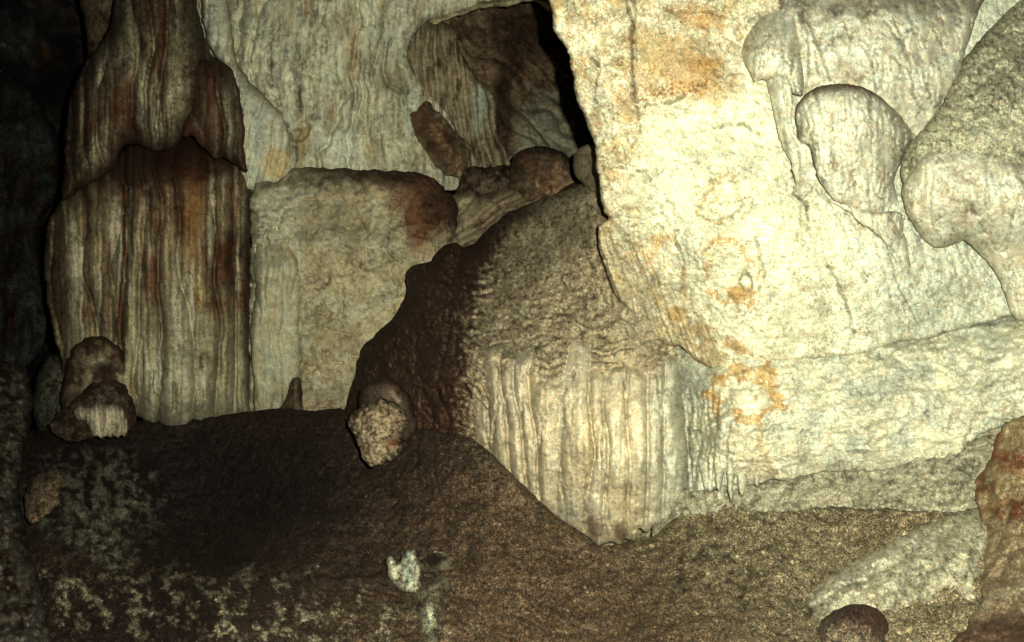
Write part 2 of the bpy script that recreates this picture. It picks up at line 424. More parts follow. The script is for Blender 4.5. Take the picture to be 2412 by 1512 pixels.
def s_lower(x, y, d):
    r, tn = flute(x, y, 15, 41, .25, .6, .6)
    R2, TN = flute(x, y, 56, 47, .35, .6, .5)
    p = r * .014 + R2 * .10 + det(x, y, .010, 12)
    p = p - .14 * crack(x, y, [(300, 440), (298, 600), (288, 700), (283, 800), (285, 870)], 8, 4, 5)
    p = p + .10 * blob(x, y, 430, 900, 60, 90, 0, .6, 31, 40, .2)
    red = sstep(.75, .2, R2) * .7 + mott(x, y / 6, 22, .0, .3, 42) * .55
    up = sstep(640, 420, y + fbm(x, y, 50, 3, 2) * 60)
    c = lay(np.tile([.36, .30, .17], (len(x), 1)), (TAN, mott(x, y / 3, 30, -.1, .3, 46)), (RED * .75, red * (.35 + .65 * up)),
            (BROWN, (1 - r) ** 2 * (.45 + .4 * sstep(320, 250, x))),
            (RED * .6, sstep(450, 385, y - 60 * np.exp(-((x - 455) / 70) ** 2) * -1 + fbm(x, y, 40, 3, 6) * 40) * .92))
    c = lay(c, (RED * .8, sstep(560, 380, y) * mott(x, y / 4, 26, -.2, .1, 49) * .75),
            (RED * .7, crack(x, y, [(300, 440), (298, 600), (288, 700), (283, 800), (285, 870)], 12, 4, 5) * .95),
            (BROWN * .7, blob(x, y, 535, 600, 40, 60, .3, .5, 50, 25, .7)), (RED * .8, sstep(566, 592, x + fbm(x, y, 60, 3, 66) * 16) * .8))
    c = lay(c, ([.46, .47, .34], blob(x, y, 415, 860, 75, 150, 0, .6, 51, 60, .7) * .75 * sstep(-.2, .3, fbm(x, y / 6, 14, 3, 67))), ([.52, .44, .20], blob(x, y, 468, 692, 17, 38, .1, .2, 52, 12, .2)),
            (DIRT * .4, crack(x, y, [(335, 800), (333, 900)], 2.5, 2, 1) + crack(x, y, [(410, 905), (411, 965)], 3.5, 2, 1)),
            (DIRT * .7, sstep(905, 985, y + fbm(x, y, 40, 4, 7) * 60) * .75), (BROWN * .8, blob(x, y, 480, 850, 12, 22, 0, .3, 53, 12, .4) * .8),
            (BROWN * .7, mott(x, y, 9, .3, .6, 54) * .6))
    stk = np.clip(sstep(-.05, .3, tn) * .9 + .4 * mott(x, y / 4, 11, .0, .3, 155), 0, 1); stk2 = np.clip(sstep(-.05, .3, TN) + .4 * mott(x, y / 5, 20, 0, .3, 156), 0, 1)
    low = sstep(900, 700, y)
    c = lay(c, (BROWN * 1.1, stk * .8 * (.05 + .8 * low)), (RED * .7, stk2 * .75 * low * sstep(-.1, .2, fbm(x, y, 90, 2, 166))), ([.54, .51, .36], sstep(.05, .35, -tn) * .8 * r), (DIRT * .4, mott(x, y / 4, 6, .15, .4, 158) * (.2 + .5 * low)), ([.46, .43, .29], (1 - low) * mott(x, y / 3, 40, -.3, .1, 164) * .5),
            (ORANGE * [.5, .45, .5], blob(x, y, 455, 500, 26, 120, .05, .5, 159, 30, .5) * .7), (RED * .35, blob(x, y, 455, 375, 75, 62, 0, .4, 160, 30, .6) * .9), (BROWN * .6, blob(x, y, 315, 390, 85, 50, 0, .4, 161, 26, .8) * .9))
    return p - .05 * (crack(x, y, [(410, 905), (411, 965)], 4, 2, 1) + crack(x, y, [(335, 800), (333, 900)], 3, 2, 1)), c
rock("curtain", [(125, 500), (150, 462), (200, 430), (250, 395), (290, 352), (330, 338), (380, 350), (410, 330), (440, 318), (480, 330), (520, 360), (560, 385), (584, 405), (594, 440), (597, 490),
     (590, 560), (596, 630), (606, 690), (594, 750), (590, 850), (598, 930), (600, 980), (520, 990), (440, 1005), (400, 1010), (330, 985), (230, 960), (160, 930), (143, 850), (124, 770), (108, 690), (103, 610), (110, 545)],
     [(110, 600, 4.85), (300, 500, 4.56), (450, 450, 4.50), (590, 550, 4.72), (300, 800, 4.50), (450, 900, 4.42), (590, 900, 4.66), (150, 900, 4.72), (400, 345, 4.75), (250, 400, 4.75)],
     s_lower, M_TAN, t, R=90, H=.40, skirt=.7, seed=3)
# fringe of blade tips at the foot of the curtain
def s_fringe(x, y, d):
    r = ribs(x, y, 15, 300, 91, .2, .5)
    c = lay(np.tile([.50, .50, .37], (len(x), 1)), (TAN * .8, (1 - r) * .8), (DIRT, mott(x, y, 20, .1, .4, 6) * .5))
    return r * .04 + det(x, y, .006, 4), c
rock("fringe", [(335, 800), (380, 790), (440, 800), (478, 870), (470, 905), (450, 940), (432, 975), (424, 985), (414, 972), (411, 940), (406, 965), (398, 975), (384, 955), (372, 930), (362, 925), (352, 940), (341, 905), (334, 860)],
     [(340, 850, 4.40), (420, 850, 4.32), (470, 880, 4.38), (420, 980, 4.36), (420, 790, 4.50)], s_fringe, M_TAN, t, R=16, H=.07, skirt=.3, seed=5, jit=1.5)

# ---- dim shoulder behind the column, top
def s_dim(x, y, d):
    return det(x, y, .03, 7) + ridged(x, y, 40, 3, 3) * .02, lay(np.tile([.20, .15, .09], (len(x), 1)), (BROWN * .6, mott(x, y, 50, -.1, .3, 8)))
o = rock("rock_shoulder", [(185, -80), (420, -90), (400, 60), (300, 90), (240, 130), (214, 160), (205, 110), (200, 50), (190, 10)], [(200, 0, 5.9), (350, 0, 5.5), (220, 150, 5.7)], s_dim, M_FAR, R=50, H=.3, skirt=.8, seed=8, g=4)
tag(o, "dim brown rock shoulder behind the very top of the streaked column", "rock")
def s_leftrock(x, y, d):
    c = lay(np.tile([.105, .11, .08], (len(x), 1)), (DIRT * .35, veins(x, y, 24, 5, .12) * .7), (BROWN * .5, mott(x, y, 40, 0, .3, 9)))
    return det(x, y, .02, 9) + ridged(x, y, 22, 3, 6) * .012, c
o = rock("leaning_rock", [(112, 838), (138, 835), (152, 870), (165, 930), (170, 990), (150, 1020), (95, 1015), (76, 960), (82, 900), (96, 860)], [(90, 900, 5.1), (150, 900, 4.95), (120, 1000, 4.9)], s_leftrock, M_FAR, R=26, H=.15, skirt=.5, seed=9)
tag(o, "small grey-green cracked rock in the dark left of the streaked column's foot", "rock")
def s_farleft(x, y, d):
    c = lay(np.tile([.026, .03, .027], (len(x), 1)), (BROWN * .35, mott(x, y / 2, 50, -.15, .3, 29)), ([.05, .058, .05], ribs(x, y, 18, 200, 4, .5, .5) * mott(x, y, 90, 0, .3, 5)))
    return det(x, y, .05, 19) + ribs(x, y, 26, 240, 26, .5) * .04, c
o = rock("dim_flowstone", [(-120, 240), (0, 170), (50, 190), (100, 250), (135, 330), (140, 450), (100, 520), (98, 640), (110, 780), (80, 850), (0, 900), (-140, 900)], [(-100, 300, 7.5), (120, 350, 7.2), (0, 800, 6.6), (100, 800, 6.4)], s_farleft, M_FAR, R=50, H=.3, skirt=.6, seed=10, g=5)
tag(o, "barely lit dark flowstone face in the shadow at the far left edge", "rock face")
def s_ll(x, y, d):
    c = lay(np.tile([.055, .05, .04], (len(x), 1)), (BROWN * .3, mott(x, y, 40, -.1, .2, 39)), ([.15, .13, .09], mott(x, y, 16, .1, .35, 37) * .8))
    return det(x, y, .04, 29) + ridged(x, y, 30, 3, 36) * .02, c
o = rock("low_dark_rock", [(-160, 880), (-20, 850), (60, 870), (78, 950), (60, 1060), (45, 1150), (62, 1260), (90, 1360), (110, 1460), (120, 1620), (-160, 1620)], [(-100, 900, 4.6), (60, 900, 4.6), (60, 1200, 3.7), (0, 1500, 2.9)], s_ll, M_FAR, R=40, H=.2, skirt=.6, seed=11, g=4)
tag(o, "dark lumpy rock with pale flecks along the lower left edge", "rock")
def s_ochre(x, y, d):
    c = lay(np.tile([.13, .095, .055], (len(x), 1)), (BROWN * .5, mott(x, y / 2, 22, -.1, .25, 79)), ([.24, .2, .13], mott(x, y, 8, .2, .5, 7) * .6))
    return det(x, y, .02, 59), c
o = rock("tan_boulder", [(62, 1160), (88, 1120), (124, 1098), (142, 1110), (146, 1150), (136, 1190), (104, 1215), (78, 1235), (60, 1215)], [(60, 1180, 3.72), (140, 1130, 3.72), (100, 1220, 3.6)], s_ochre, M_MUD, R=40, H=.10, skirt=.3, seed=12, jit=7)
tag(o, "dim tan boulder at the far left end of the mud floor", "boulder")

# ---- arched stalagmite stumps at the foot of the column
t = thing("stalagmite_stump", "squat arched stalagmite stump with toothed pale fringe, at the streaked column's left foot", "stalagmite", (235, 1030, 4.15))
def s_arch(x, y, d):
    hol = blob(x, y, 250, 880, 36, 26, 0, .5, 4, 20, .5)
    c = lay(np.tile([.16, .12, .075], (len(x), 1)), (BROWN * .7, mott(x, y, 36, -.15, .2, 69)), ([.30, .27, .18], crack(x, y, [(200, 915), (210, 875), (235, 850), (265, 860)], 8, 8, 3) * .8), (BROWN * .5, hol * .9),
            (BROWN * .6, sstep(16, 4, d) * .8))
    return det(x, y, .02, 69) - hol * .05 + ridged(x, y, 36, 3, 2) * .012, c
rock("upper_arch", [(150, 900), (158, 850), (175, 815), (205, 798), (240, 796), (272, 810), (298, 838), (306, 880), (300, 920), (318, 960), (300, 985), (230, 975), (170, 985), (145, 960)],
     [(150, 900, 4.45), (230, 850, 4.32), (300, 880, 4.42), (230, 970, 4.3)], s_arch, M_TAN, t, R=30, H=.10, skirt=.5, seed=13, jit=5)
def s_arch2(x, y, d):
    c = lay(np.tile([.075, .055, .038], (len(x), 1)), (BROWN * .45, mott(x, y, 26, -.15, .2, 89)), ([.20, .18, .12], mott(x, y, 10, .25, .5, 7) * .7))
    return det(x, y, .02, 89), c
rock("lower_arch", [(120, 1010), (150, 960), (180, 935), (215, 905), (245, 893), (280, 900), (302, 925), (318, 960), (318, 1000), (300, 1020), (240, 1030), (160, 1040)],
     [(130, 1000, 4.3), (240, 930, 4.2), (310, 980, 4.25), (230, 1020, 4.1)], s_arch2, M_MUD, t, R=26, H=.07, skirt=.4, seed=14, jit=7)
def s_teeth(x, y, d):
    r = ribs(x, y, 9, 160, 95, .15, .5)
    c = lay(np.tile([.44, .39, .27], (len(x), 1)), (DIRT * .6, (1 - r) * .9), (DIRT, mott(x, y, 12, .1, .4, 6) * .5))
    return r * .025 + det(x, y, .006, 4), c
rock("fringe", [(172, 968), (190, 954), (208, 960), (228, 946), (250, 954), (272, 950), (292, 966), (300, 990), (300, 1014), (294, 1030), (286, 1022), (278, 1032), (268, 1024), (258, 1030), (248, 1026), (240, 1034), (230, 1026), (220, 1028), (212, 1010), (200, 992), (180, 988)],
     [(170, 975, 4.06), (240, 970, 4.0), (300, 980, 4.06), (250, 1025, 4.0)], s_teeth, M_TAN, t, R=20, H=.08, skirt=.25, seed=15, jit=1.5)

# ================================================================== MIDDLE BACK
# ---- pale flowstone wall behind
t = thing("flowstone_wall", "pale flowstone wall with vertical drip folds behind the streaked column", "rock wall", (800, 430, 5.1))
def s_back(x, y, d):
    r, tn = flute(x, y, 24, 101, .45, .8, .5)
    smoothz = sstep(-.1, .25, fbm(x, y, 130, 3, 108)); r = r * (1 - smoothz) + smoothz
    p = r * .014 + ribs(x, y, 70, 300, 107, .5) * .06 + det(x, y, .012, 22) + ridged(x, y, 24, 3, 7) * .006
    g1 = crack(x, y, [(700, 110), (700, 190), (706, 250), (700, 330)], 10, 8, 3) + crack(x, y, [(640, 60), (632, 180), (660, 250), (685, 330)], 6, 6, 4) + crack(x, y, [(745, 180), (742, 270), (712, 330), (694, 350)], 6, 6, 5)
    g1 = g1 * sstep(-.3, .2, fbm(x, y, 26, 3, 77))
    p = p - g1 * .04
    c = lay(np.tile([.66, .65, .46], (len(x), 1)), (GREEN * 1.05, mott(x, y / 3, 40, -.05, .3, 23) * .8), (TAN * .9, mott(x, y / 3, 44, .05, .35, 24) * .7), (DIRT, (1 - r) ** 2 * .6), ([.70, .70, .55], sstep(.1, .4, tn) * .5 * (1 - smoothz)),
            (DIRT, veins(x, y / 1.8, 46, 26, .05) * .5), (DIRT, g1 * .5), (OCHRE * .7, blob(x, y, 712, 320, 22, 34, 0, .5, 78, 16, .7) * .7), (DIRT * .8, mott(x, y / 7, 9, .05, .35, 79) * .6), (OCHRE * .75, mott(x, y / 4, 60, .0, .35, 80) * .5), (BROWN * 1.3, crack(x, y, [(706, 200), (708, 260)], 5, 3, 3) * .8), (DIRT * .8, mott(x, y, 9, .3, .55, 28) * .5),
            (TAN * .7, blob(x, y, 915, 190, 40, 30, .3, .5, 29, 25, .6) * .7), ([.70, .74, .58], blob(x, y, 800, 345, 35, 40, 0, .4, 30, 25, .6)), (TAN * .8, blob(x, y, 800, 65, 34, 30, 0, .6, 34, 20, .6) * .5))
    return p - .03 * veins(x, y / 1.8, 46, 26, .05) * .5, c
rock("wall_face", [(440, -80), (1250, -90), (1240, -6), (1120, 22), (1020, 42), (975, 80), (960, 130), (985, 190), (1040, 250), (1085, 330), (1108, 400), (1100, 440), (1040, 450), (900, 430), (760, 425), (600, 450), (560, 430), (540, 300), (500, 160)],
     [(480, 0, 5.3), (700, 0, 4.9), (950, 0, 4.95), (1200, -20, 4.9), (600, 400, 4.95), (850, 400, 5.0), (1090, 420, 5.2), (960, 150, 5.05)], s_back, M_PALE, t, R=30, H=.05, skirt=.8, seed=16)
def s_fold(x, y, d):
    r = ribs(x + (y - 200) * .18, y, 15, 300, 111, .4, .6)
    c = lay(np.tile([.62, .62, .46], (len(x), 1)), (GREEN, mott(x, y / 3, 30, -.1, .3, 33)), (TAN * .9, (1 - r) * .45), (OCHRE, blob(x, y, 655, 385, 40, 38, 0, .4, 3, 25, .6) * .8), (DIRT, veins(x, y / 2, 40, 36, .04) * .4),
            (RED * .9, sstep(6, 0, d) * .5))
    return r * .028 + det(x, y, .012, 32), c
rock("fold", [(468, -40), (530, -20), (548, 90), (560, 150), (600, 205), (640, 240), (668, 270), (684, 320), (690, 380), (684, 420), (650, 440), (600, 450), (572, 440), (560, 300), (540, 180), (490, 100)],
     [(480, 0, 5.0), (560, 150, 4.84), (620, 300, 4.8), (680, 350, 4.88), (600, 440, 4.85)], s_fold, M_PALE, t, R=28, H=.12, skirt=.5, seed=17, jit=4)

# ---- recessed brown alcove
t = thing("alcove", "shadowed brown alcove with folded rock behind the edge of the bright wall", "rock recess", (1230, 420, 5.9))
def s_alc(x, y, d):
    xr = x * .75 + y * .66; yr = -x * .66 + y * .75
    r = ribs(yr, xr, 26, 330, 121, .7, .6)
    lower = sstep(190, 290, y + fbm(x, y, 60, 3, 4) * 60)
    p = r * .05 + det(x, y, .03, 42) + ridged(x, y, 60, 4, 43) * .025
    c = lay(np.tile([.21, .145, .085], (len(x), 1)), (BROWN * .9, mott(x, y, 60, -.1, .25, 43) * .8), ([.24, .19, .12], (r > .6) * mott(x, y, 40, -.05, .25, 44) * .6),
            ([.30, .30, .21], lower * sstep(1190, 1240, x) * .85), (BROWN * .5, blob(x, y, 1240, 90, 90, 60, .5, .6, 45, 40, .7) * .8), (BROWN * .6, blob(x, y, 1185, 260, 25, 130, 0, .5, 46, 30, .5) * .85),
            (DIRT * .5, veins(x, y, 70, 47, .05) * .6), ([.26, .27, .20], crack(x, y, [(1345, 110), (1325, 190), (1290, 240), (1275, 290)], 8, 6, 3) * lower))
    return p, c
rock("recess", [(1000, 20), (1120, 0), (1240, -30), (1330, -60), (1480, 0), (1480, 470), (1200, 470), (1090, 440), (1020, 300), (985, 150)],
     [(1000, 100, 5.5), (1150, 150, 5.7), (1250, 100, 6.0), (1350, 250, 6.0), (1200, 420, 5.6), (1400, 400, 5.7), (1240, 0, 5.6)], s_alc, M_TAN, t, R=20, H=.1, skirt=.6, seed=18, jit=5)
def s_lip(x, y, d):
    return det(x, y, .02, 52), lay(np.tile([.40, .35, .21], (len(x), 1)), (DIRT * .6, veins(x, y * 2, 50, 3, .08) * .7), (BROWN, mott(x, y, 30, .0, .3, 3) * .5))
rock("overhang_lip", [(1005, 40), (1060, 22), (1130, 4), (1200, -12), (1250, -40), (1320, -60), (1330, 10), (1312, 30), (1290, 22), (1262, 2), (1240, 4), (1200, 14), (1130, 20), (1070, 40), (1020, 58)],
     [(1010, 50, 5.0), (1150, 10, 4.8), (1320, -20, 4.5)], s_lip, M_TAN, t, R=14, H=.07, skirt=.7, seed=19)
def s_adrape(x, y, d):
    r = ribs(x - (y - 250) * .12, y, 15, 260, 131, .4, .6)
    c = lay(np.tile([.32, .27, .17], (len(x), 1)), (BROWN * .9, (1 - r) ** 2 * .9), (BROWN, mott(x, y / 3, 26, -.0, .3, 53) * .8), ([.36, .40, .31], blob(x, y, 1130, 250, 16, 60, .1, .5, 54, 20, .4)))
    return r * .05 + det(x, y, .014, 52), c
rock("drapery", [(960, 50), (1060, 60), (1090, 130), (1130, 190), (1165, 230), (1172, 300), (1190, 360), (1205, 390), (1180, 400), (1150, 395), (1120, 400), (1095, 370), (1070, 300), (1020, 270), (960, 220), (930, 120)],
     [(940, 120, 5.12), (1010, 100, 5.10), (1080, 200, 5.12), (1160, 300, 5.3), (1120, 390, 5.2)], s_adrape, M_TAN, t, R=24, H=.08, skirt=.5, seed=20, jit=5)

def s_lobe(x, y, d):
    r = ribs(x + y * .2, y, 26, 90, 141, .7, .6)
    fr = sstep(1050, 1085, x) * .8
    c = lay(np.tile([.17, .085, .045], (len(x), 1)), ([.36, .32, .2], sstep(20, 2, d + fbm(x, y, 16, 3, 8) * 22)), ([.24, .17, .10], mott(x, y, 18, -.15, .2, 55) * .7), (BROWN, mott(x, y, 44, .0, .3, 56) * .7), ([.30, .23, .13], ribs(x, y, 12, 130, 57, .5) * fr * sstep(300, 350, y)))
    return r * .03 + det(x, y, .022, 55) + ridged(x, y, 14, 2, 5) * .006, c
o = rock("red_brown_lobe", [(948, 240), (970, 222), (1000, 228), (1030, 262), (1060, 295), (1085, 320), (1108, 345), (1112, 390), (1100, 420), (1060, 415), (1030, 395), (1000, 360), (975, 330), (952, 290)],
     [(950, 250, 5.2), (975, 225, 5.2), (1000, 290, 4.88), (1050, 340, 4.85), (1085, 330, 5.05), (1100, 390, 5.0), (970, 320, 5.15), (1000, 365, 5.12), (1060, 415, 4.98), (1070, 375, 4.86)], s_lobe, M_TAN, R=20, H=.04, skirt=.4, seed=21, jit=4)
tag(o, "reddish-brown bulging lobe on the pale flowstone wall, left of the alcove", "rock lobe")

def s_bould(x, y, d):
    r = ridged(x - y * .3, y, 34, 3, 151)
    c = lay(np.tile([.19, .125, .072], (len(x), 1)), (BROWN * .7, mott(x, y, 36, .0, .3, 57) * .7), (BROWN * .5, sstep(30, 8, d) * sstep(420, 370, y) * .8), (RED, mott(x, y, 60, 0, .3, 58) * .4), ([.30, .23, .15], mott(x - y * .3, y, 14, .1, .35, 59) * .6), (DIRT * .4, veins(x, y, 40, 60, .06) * .7))
    return r * .028 + det(x, y, .034, 57), c
o = rock("boulder", [(1208, 372), (1230, 352), (1262, 345), (1300, 348), (1330, 360), (1345, 385), (1358, 410), (1378, 432), (1370, 450), (1320, 470), (1260, 480), (1215, 470), (1200, 430)],
     [(1210, 400, 4.6), (1280, 400, 4.3), (1360, 430, 4.2), (1270, 470, 4.3)], s_bould, M_TAN, R=40, H=.17, skirt=.4, seed=22, jit=2)
tag(o, "rounded brown boulder under the alcove, left of the bright wall's edge", "boulder")
def s_rub(x, y, d):
    c = lay(np.tile([.12, .085, .055], (len(x), 1)), (BROWN * .5, mott(x, y, 22, -.1, .2, 67)), ([.34, .33, .25], mott(x, y, 14, .15, .4, 68) * .6))
    return det(x, y, .03, 67) + ridged(x, y, 20, 3, 6) * .02, c
o = rock("rubble_rock", [(1078, 440), (1090, 405), (1120, 392), (1150, 395), (1185, 388), (1212, 400), (1226, 440), (1200, 462), (1150, 490), (1100, 490), (1070, 470)],
     [(1090, 430, 4.85), (1150, 420, 4.75), (1220, 430, 4.85), (1130, 480, 4.7)], s_rub, M_TAN, R=26, H=.13, skirt=.4, seed=23, jit=5)
tag(o, "rough dark rubble rock with pale flecks, left of the round brown boulder", "rock")
def s_shard(x, y, d):
    return det(x, y, .012, 77), lay(np.tile([.33, .27, .17], (len(x), 1)), (BROWN, mott(x, y, 20, .0, .3, 78) * .5), (DIRT * .7, veins(x, y, 30, 5, .07) * .6))
o = rock("rock_shard", [(1350, 372), (1362, 352), (1395, 338), (1440, 350), (1450, 470), (1400, 480), (1385, 440), (1366, 425), (1350, 400)], [(1350, 380, 3.5), (1400, 350, 3.3), (1400, 460, 3.3)], s_shard, M_TAN, R=16, H=.08, skirt=.3, seed=24)
tag(o, "small pale rock wedge between the round brown boulder and the bright wall", "rock")
def s_ledge(x, y, d):
    r = ribs(y + x * .55, x, 20, 200, 161, .4)
    c = lay(np.tile([.27, .215, .13], (len(x), 1)), (BROWN * .9, mott(x, y, 34, .0, .3, 87) * .8), (BROWN * .8, (1 - r) ** 2 * .6), ([.36, .31, .2], blob(x, y, 1095, 500, 26, 60, .2, .5, 8, 30, .5) * .7),
            (BROWN * .6, sstep(1180, 1330, x) * sstep(480, 440, y) * .8))
    return r * .03 + det(x, y, .02, 87), c
o = rock("sloping_ledge", [(1060, 470), (1090, 450), (1130, 458), (1200, 440), (1280, 448), (1350, 432), (1420, 400), (1440, 500), (1300, 560), (1180, 600), (1080, 620), (1040, 570), (1070, 530)],
     [(1060, 500, 4.7), (1200, 460, 4.55), (1400, 440, 3.9), (1080, 600, 4.5), (1300, 550, 4.1)], s_ledge, M_TAN, R=24, H=.12, skirt=.5, seed=25)
tag(o, "tan sloping ledge with brown streaks behind the top of the big mound", "rock ledge")

# ---- low pale block in the middle
t = thing("pale_block", "broad pale block with rounded red-brown top right corner, right of the streaked column", "rock block", (800, 980, 4.7))
def s_block(x, y, d):
    p = det(x, y, .016, 97) + ridged(x, y, 60, 4, 98) * .022 + ridged(x * .6 + y, y - x * .4, 130, 3, 190) * .035 + sstep(600, 720, y) * sstep(715, 700, x + fbm(x, y, 60, 3, 6) * 10) * -.05
    p = p - .03 * veins(x, y, 90, 99, .04)
    st = blob(x, y, 1010, 480, 80, 70, .5, .5, 171, 50, .6)
    st2 = blob(x, y, 985, 540, 30, 60, 0, .5, 172, 30, .6)
    c = lay(np.tile([.46, .40, .24], (len(x), 1)), ([.54, .52, .36], mott(x, y, 70, -.1, .3, 173)), (TAN * .7, blob(x, y, 760, 520, 90, 60, .3, .6, 178, 40, .9) * .6), (TAN * .6, mott(x, y, 30, .15, .4, 179) * .6), (TAN * .8, mott(x, y, 36, .05, .35, 174) * .6), ([.50, .50, .37], sstep(730, 690, x) * .6),
            (DIRT, veins(x, y * 1.4, 80, 175, .035) * .6), (RED * 1.0, np.clip(st + .8 * st2, 0, 1) * .9), (BROWN * .6, blob(x, y, 1040, 475, 56, 80, -.3, .6, 180, 24, .7) * .95), (BROWN * 1.2, blob(x, y, 940, 425, 120, 26, .1, .6, 191, 24, .8) * .85), (BROWN * .6, sstep(50, 16, d + fbm(x, y, 20, 3, 192) * 14) * sstep(660, 760, x) * sstep(560, 470, y) * .85), (BROWN * .6, sstep(1045, 1075, x) * .7),
            (DIRT, mott(x, y, 10, .3, .5, 176) * .4), (DIRT, blob(x, y, 770, 440, 100, 14, .1, .6, 177, 20, .8) * .5),
            ([.30, .24, .15], sstep(860, 960, y + fbm(x, y, 60, 3, 6) * 30) * .6))
    return p, c
rock("block_face", [(590, 470), (600, 432), (625, 424), (655, 428), (680, 402), (710, 392), (790, 396), (850, 402), (885, 399), (940, 402), (990, 408), (1030, 428), (1060, 455), (1080, 490), (1080, 530), (1060, 580), (1000, 680), (900, 830), (860, 1000), (700, 1010), (600, 1000), (585, 800), (590, 600)],
     [(590, 500, 4.7), (700, 430, 4.72), (880, 430, 4.6), (1070, 500, 4.62), (800, 700, 4.58), (600, 900, 4.68), (850, 950, 4.5), (950, 600, 4.5), (1000, 700, 4.55)], s_block, M_PALE, t, R=30, H=.10, skirt=.8, seed=26, jit=5)
def s_pil(x, y, d):
    r = ribs(x, y, 24, 260, 181, .4, .6)
    c = lay(np.tile([.47, .43, .28], (len(x), 1)), ([.42, .46, .36], mott(x, y / 4, 20, -.05, .25, 183) * .8), (TAN * .9, (1 - r) * .3), (OCHRE * .75, blob(x, y, 690, 570, 26, 34, 0, .5, 7, 16, .5) * .7),
            (DIRT, crack(x, y, [(672, 560), (700, 600), (712, 640), (720, 690)], 4, 8, 3) * .6), (DIRT, sstep(880, 950, y + fbm(x, y, 30, 3, 9) * 30) * .4))
    return r * .02 + det(x, y, .012, 182), c
rock("pillar_fold", [(605, 560), (622, 480), (655, 455), (690, 470), (712, 530), (722, 600), (716, 660), (722, 720), (716, 800), (708, 870), (700, 930), (660, 985), (606, 990), (598, 900), (590, 780), (602, 690), (594, 620)],
     [(600, 480, 4.80), (660, 470, 4.78), (600, 600, 4.62), (660, 640, 4.54), (715, 650, 4.60), (640, 950, 4.5), (715, 900, 4.6)], s_pil, M_PALE, t, R=36, H=.12, skirt=.4, seed=27, jit=2)
def s_cone(x, y, d):
    return det(x, y, .015, 187), lay(np.tile([.12, .085, .055], (len(x), 1)), (BROWN * .6, mott(x, y / 2, 16, -.1, .2, 188)))
o = rock("mud_cone", [(640, 985), (668, 945), (684, 905), (695, 888), (706, 888), (712, 920), (712, 985), (690, 1000), (650, 1000)], [(650, 980, 4.42), (700, 900, 4.4), (700, 990, 4.36)], s_cone, M_TAN, R=18, H=.09, skirt=.3, seed=28)
tag(o, "small brown mud cone at the pale block's lower edge", "stalagmite")

# ================================================================== BIG MOUND
t = thing("flowstone_mound", "huge flowstone mound with muddy dark left flank and ribbed pale front", "flowstone mound", (1350, 1280, 3.3))
MOUND_D = [(1400, 430, 3.35), (1300, 480, 3.75), (1120, 590, 4.1), (1420, 560, 3.12), (1300, 640, 3.42), (1350, 740, 3.20), (1350, 690, 3.30), (1450, 690, 3.14), (1500, 770, 3.06), (1200, 720, 3.5), (1250, 800, 3.2), (1500, 840, 3.1), (1150, 800, 3.34), (1110, 900, 3.22),
           (1000, 750, 3.72), (950, 800, 3.85), (860, 850, 4.15), (820, 960, 4.1), (950, 960, 3.65), (1060, 1000, 3.35), (1300, 850, 3.12), (1300, 1000, 3.15), (1600, 850, 3.15), (1600, 1100, 3.25), (1400, 1260, 3.2), (960, 650, 4.1), (1060, 600, 4.1), (1080, 1100, 3.3)]
def s_mound(x, y, d):
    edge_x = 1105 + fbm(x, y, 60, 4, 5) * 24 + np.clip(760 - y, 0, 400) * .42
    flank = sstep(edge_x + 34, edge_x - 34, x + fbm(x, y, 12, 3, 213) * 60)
    ring = noise((y + fbm(x, y, 120, 3, 8) * 60 + (x - 1400) ** 2 * .0011) / 26, x / 260, 201)
    arcs = np.clip(np.abs(ring) * 2, 0, 1) ** .6
    p = det(x, y, .014, 202) + ridged(x, y, 17, 3, 203, .6) * .014 + arcs * .030 * sstep(560, 700, y) + fbm(x, y, 60, 3, 209) * .03
    p = p + flank * ribs(x - y * .15, y, 46, 300, 204, .5) * .04
    c = lay(np.tile([.38, .31, .19], (len(x), 1)), ([.52, .45, .29], mott(x, y, 44, -.05, .3, 205) * .8), ([.5, .45, .3], mott(x + y * .4, y, 7, .12, .35, 216) * .7), (DIRT * .3, mott(x + y * .4, y, 8, .05, .3, 206) * .8), (DIRT * .4, mott(x, y, 24, .15, .4, 207) * .7),
            (DIRT * .6, (1 - arcs) ** 2 * .5 * sstep(560, 700, y)), ([.40, .36, .24], blob(x, y, 1510, 760, 70, 50, .6, .6, 208, 40, .5) * .7))
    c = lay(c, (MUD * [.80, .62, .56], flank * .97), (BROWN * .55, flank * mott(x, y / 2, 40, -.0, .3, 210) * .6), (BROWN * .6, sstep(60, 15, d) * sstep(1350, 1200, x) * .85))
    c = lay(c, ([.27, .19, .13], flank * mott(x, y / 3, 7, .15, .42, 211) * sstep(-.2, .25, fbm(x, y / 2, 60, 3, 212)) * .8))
    return p, c
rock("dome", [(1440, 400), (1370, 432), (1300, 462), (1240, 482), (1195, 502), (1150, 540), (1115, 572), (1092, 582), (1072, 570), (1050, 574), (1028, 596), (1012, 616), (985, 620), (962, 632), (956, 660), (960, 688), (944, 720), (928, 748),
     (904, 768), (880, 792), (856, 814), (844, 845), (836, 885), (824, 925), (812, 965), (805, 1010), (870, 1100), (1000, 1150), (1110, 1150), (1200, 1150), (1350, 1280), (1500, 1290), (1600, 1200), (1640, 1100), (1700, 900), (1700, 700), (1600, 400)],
     MOUND_D, s_mound, M_TAN, t, R=40, H=.22, skirt=.9, seed=29, jit=2.5, g=2.8)
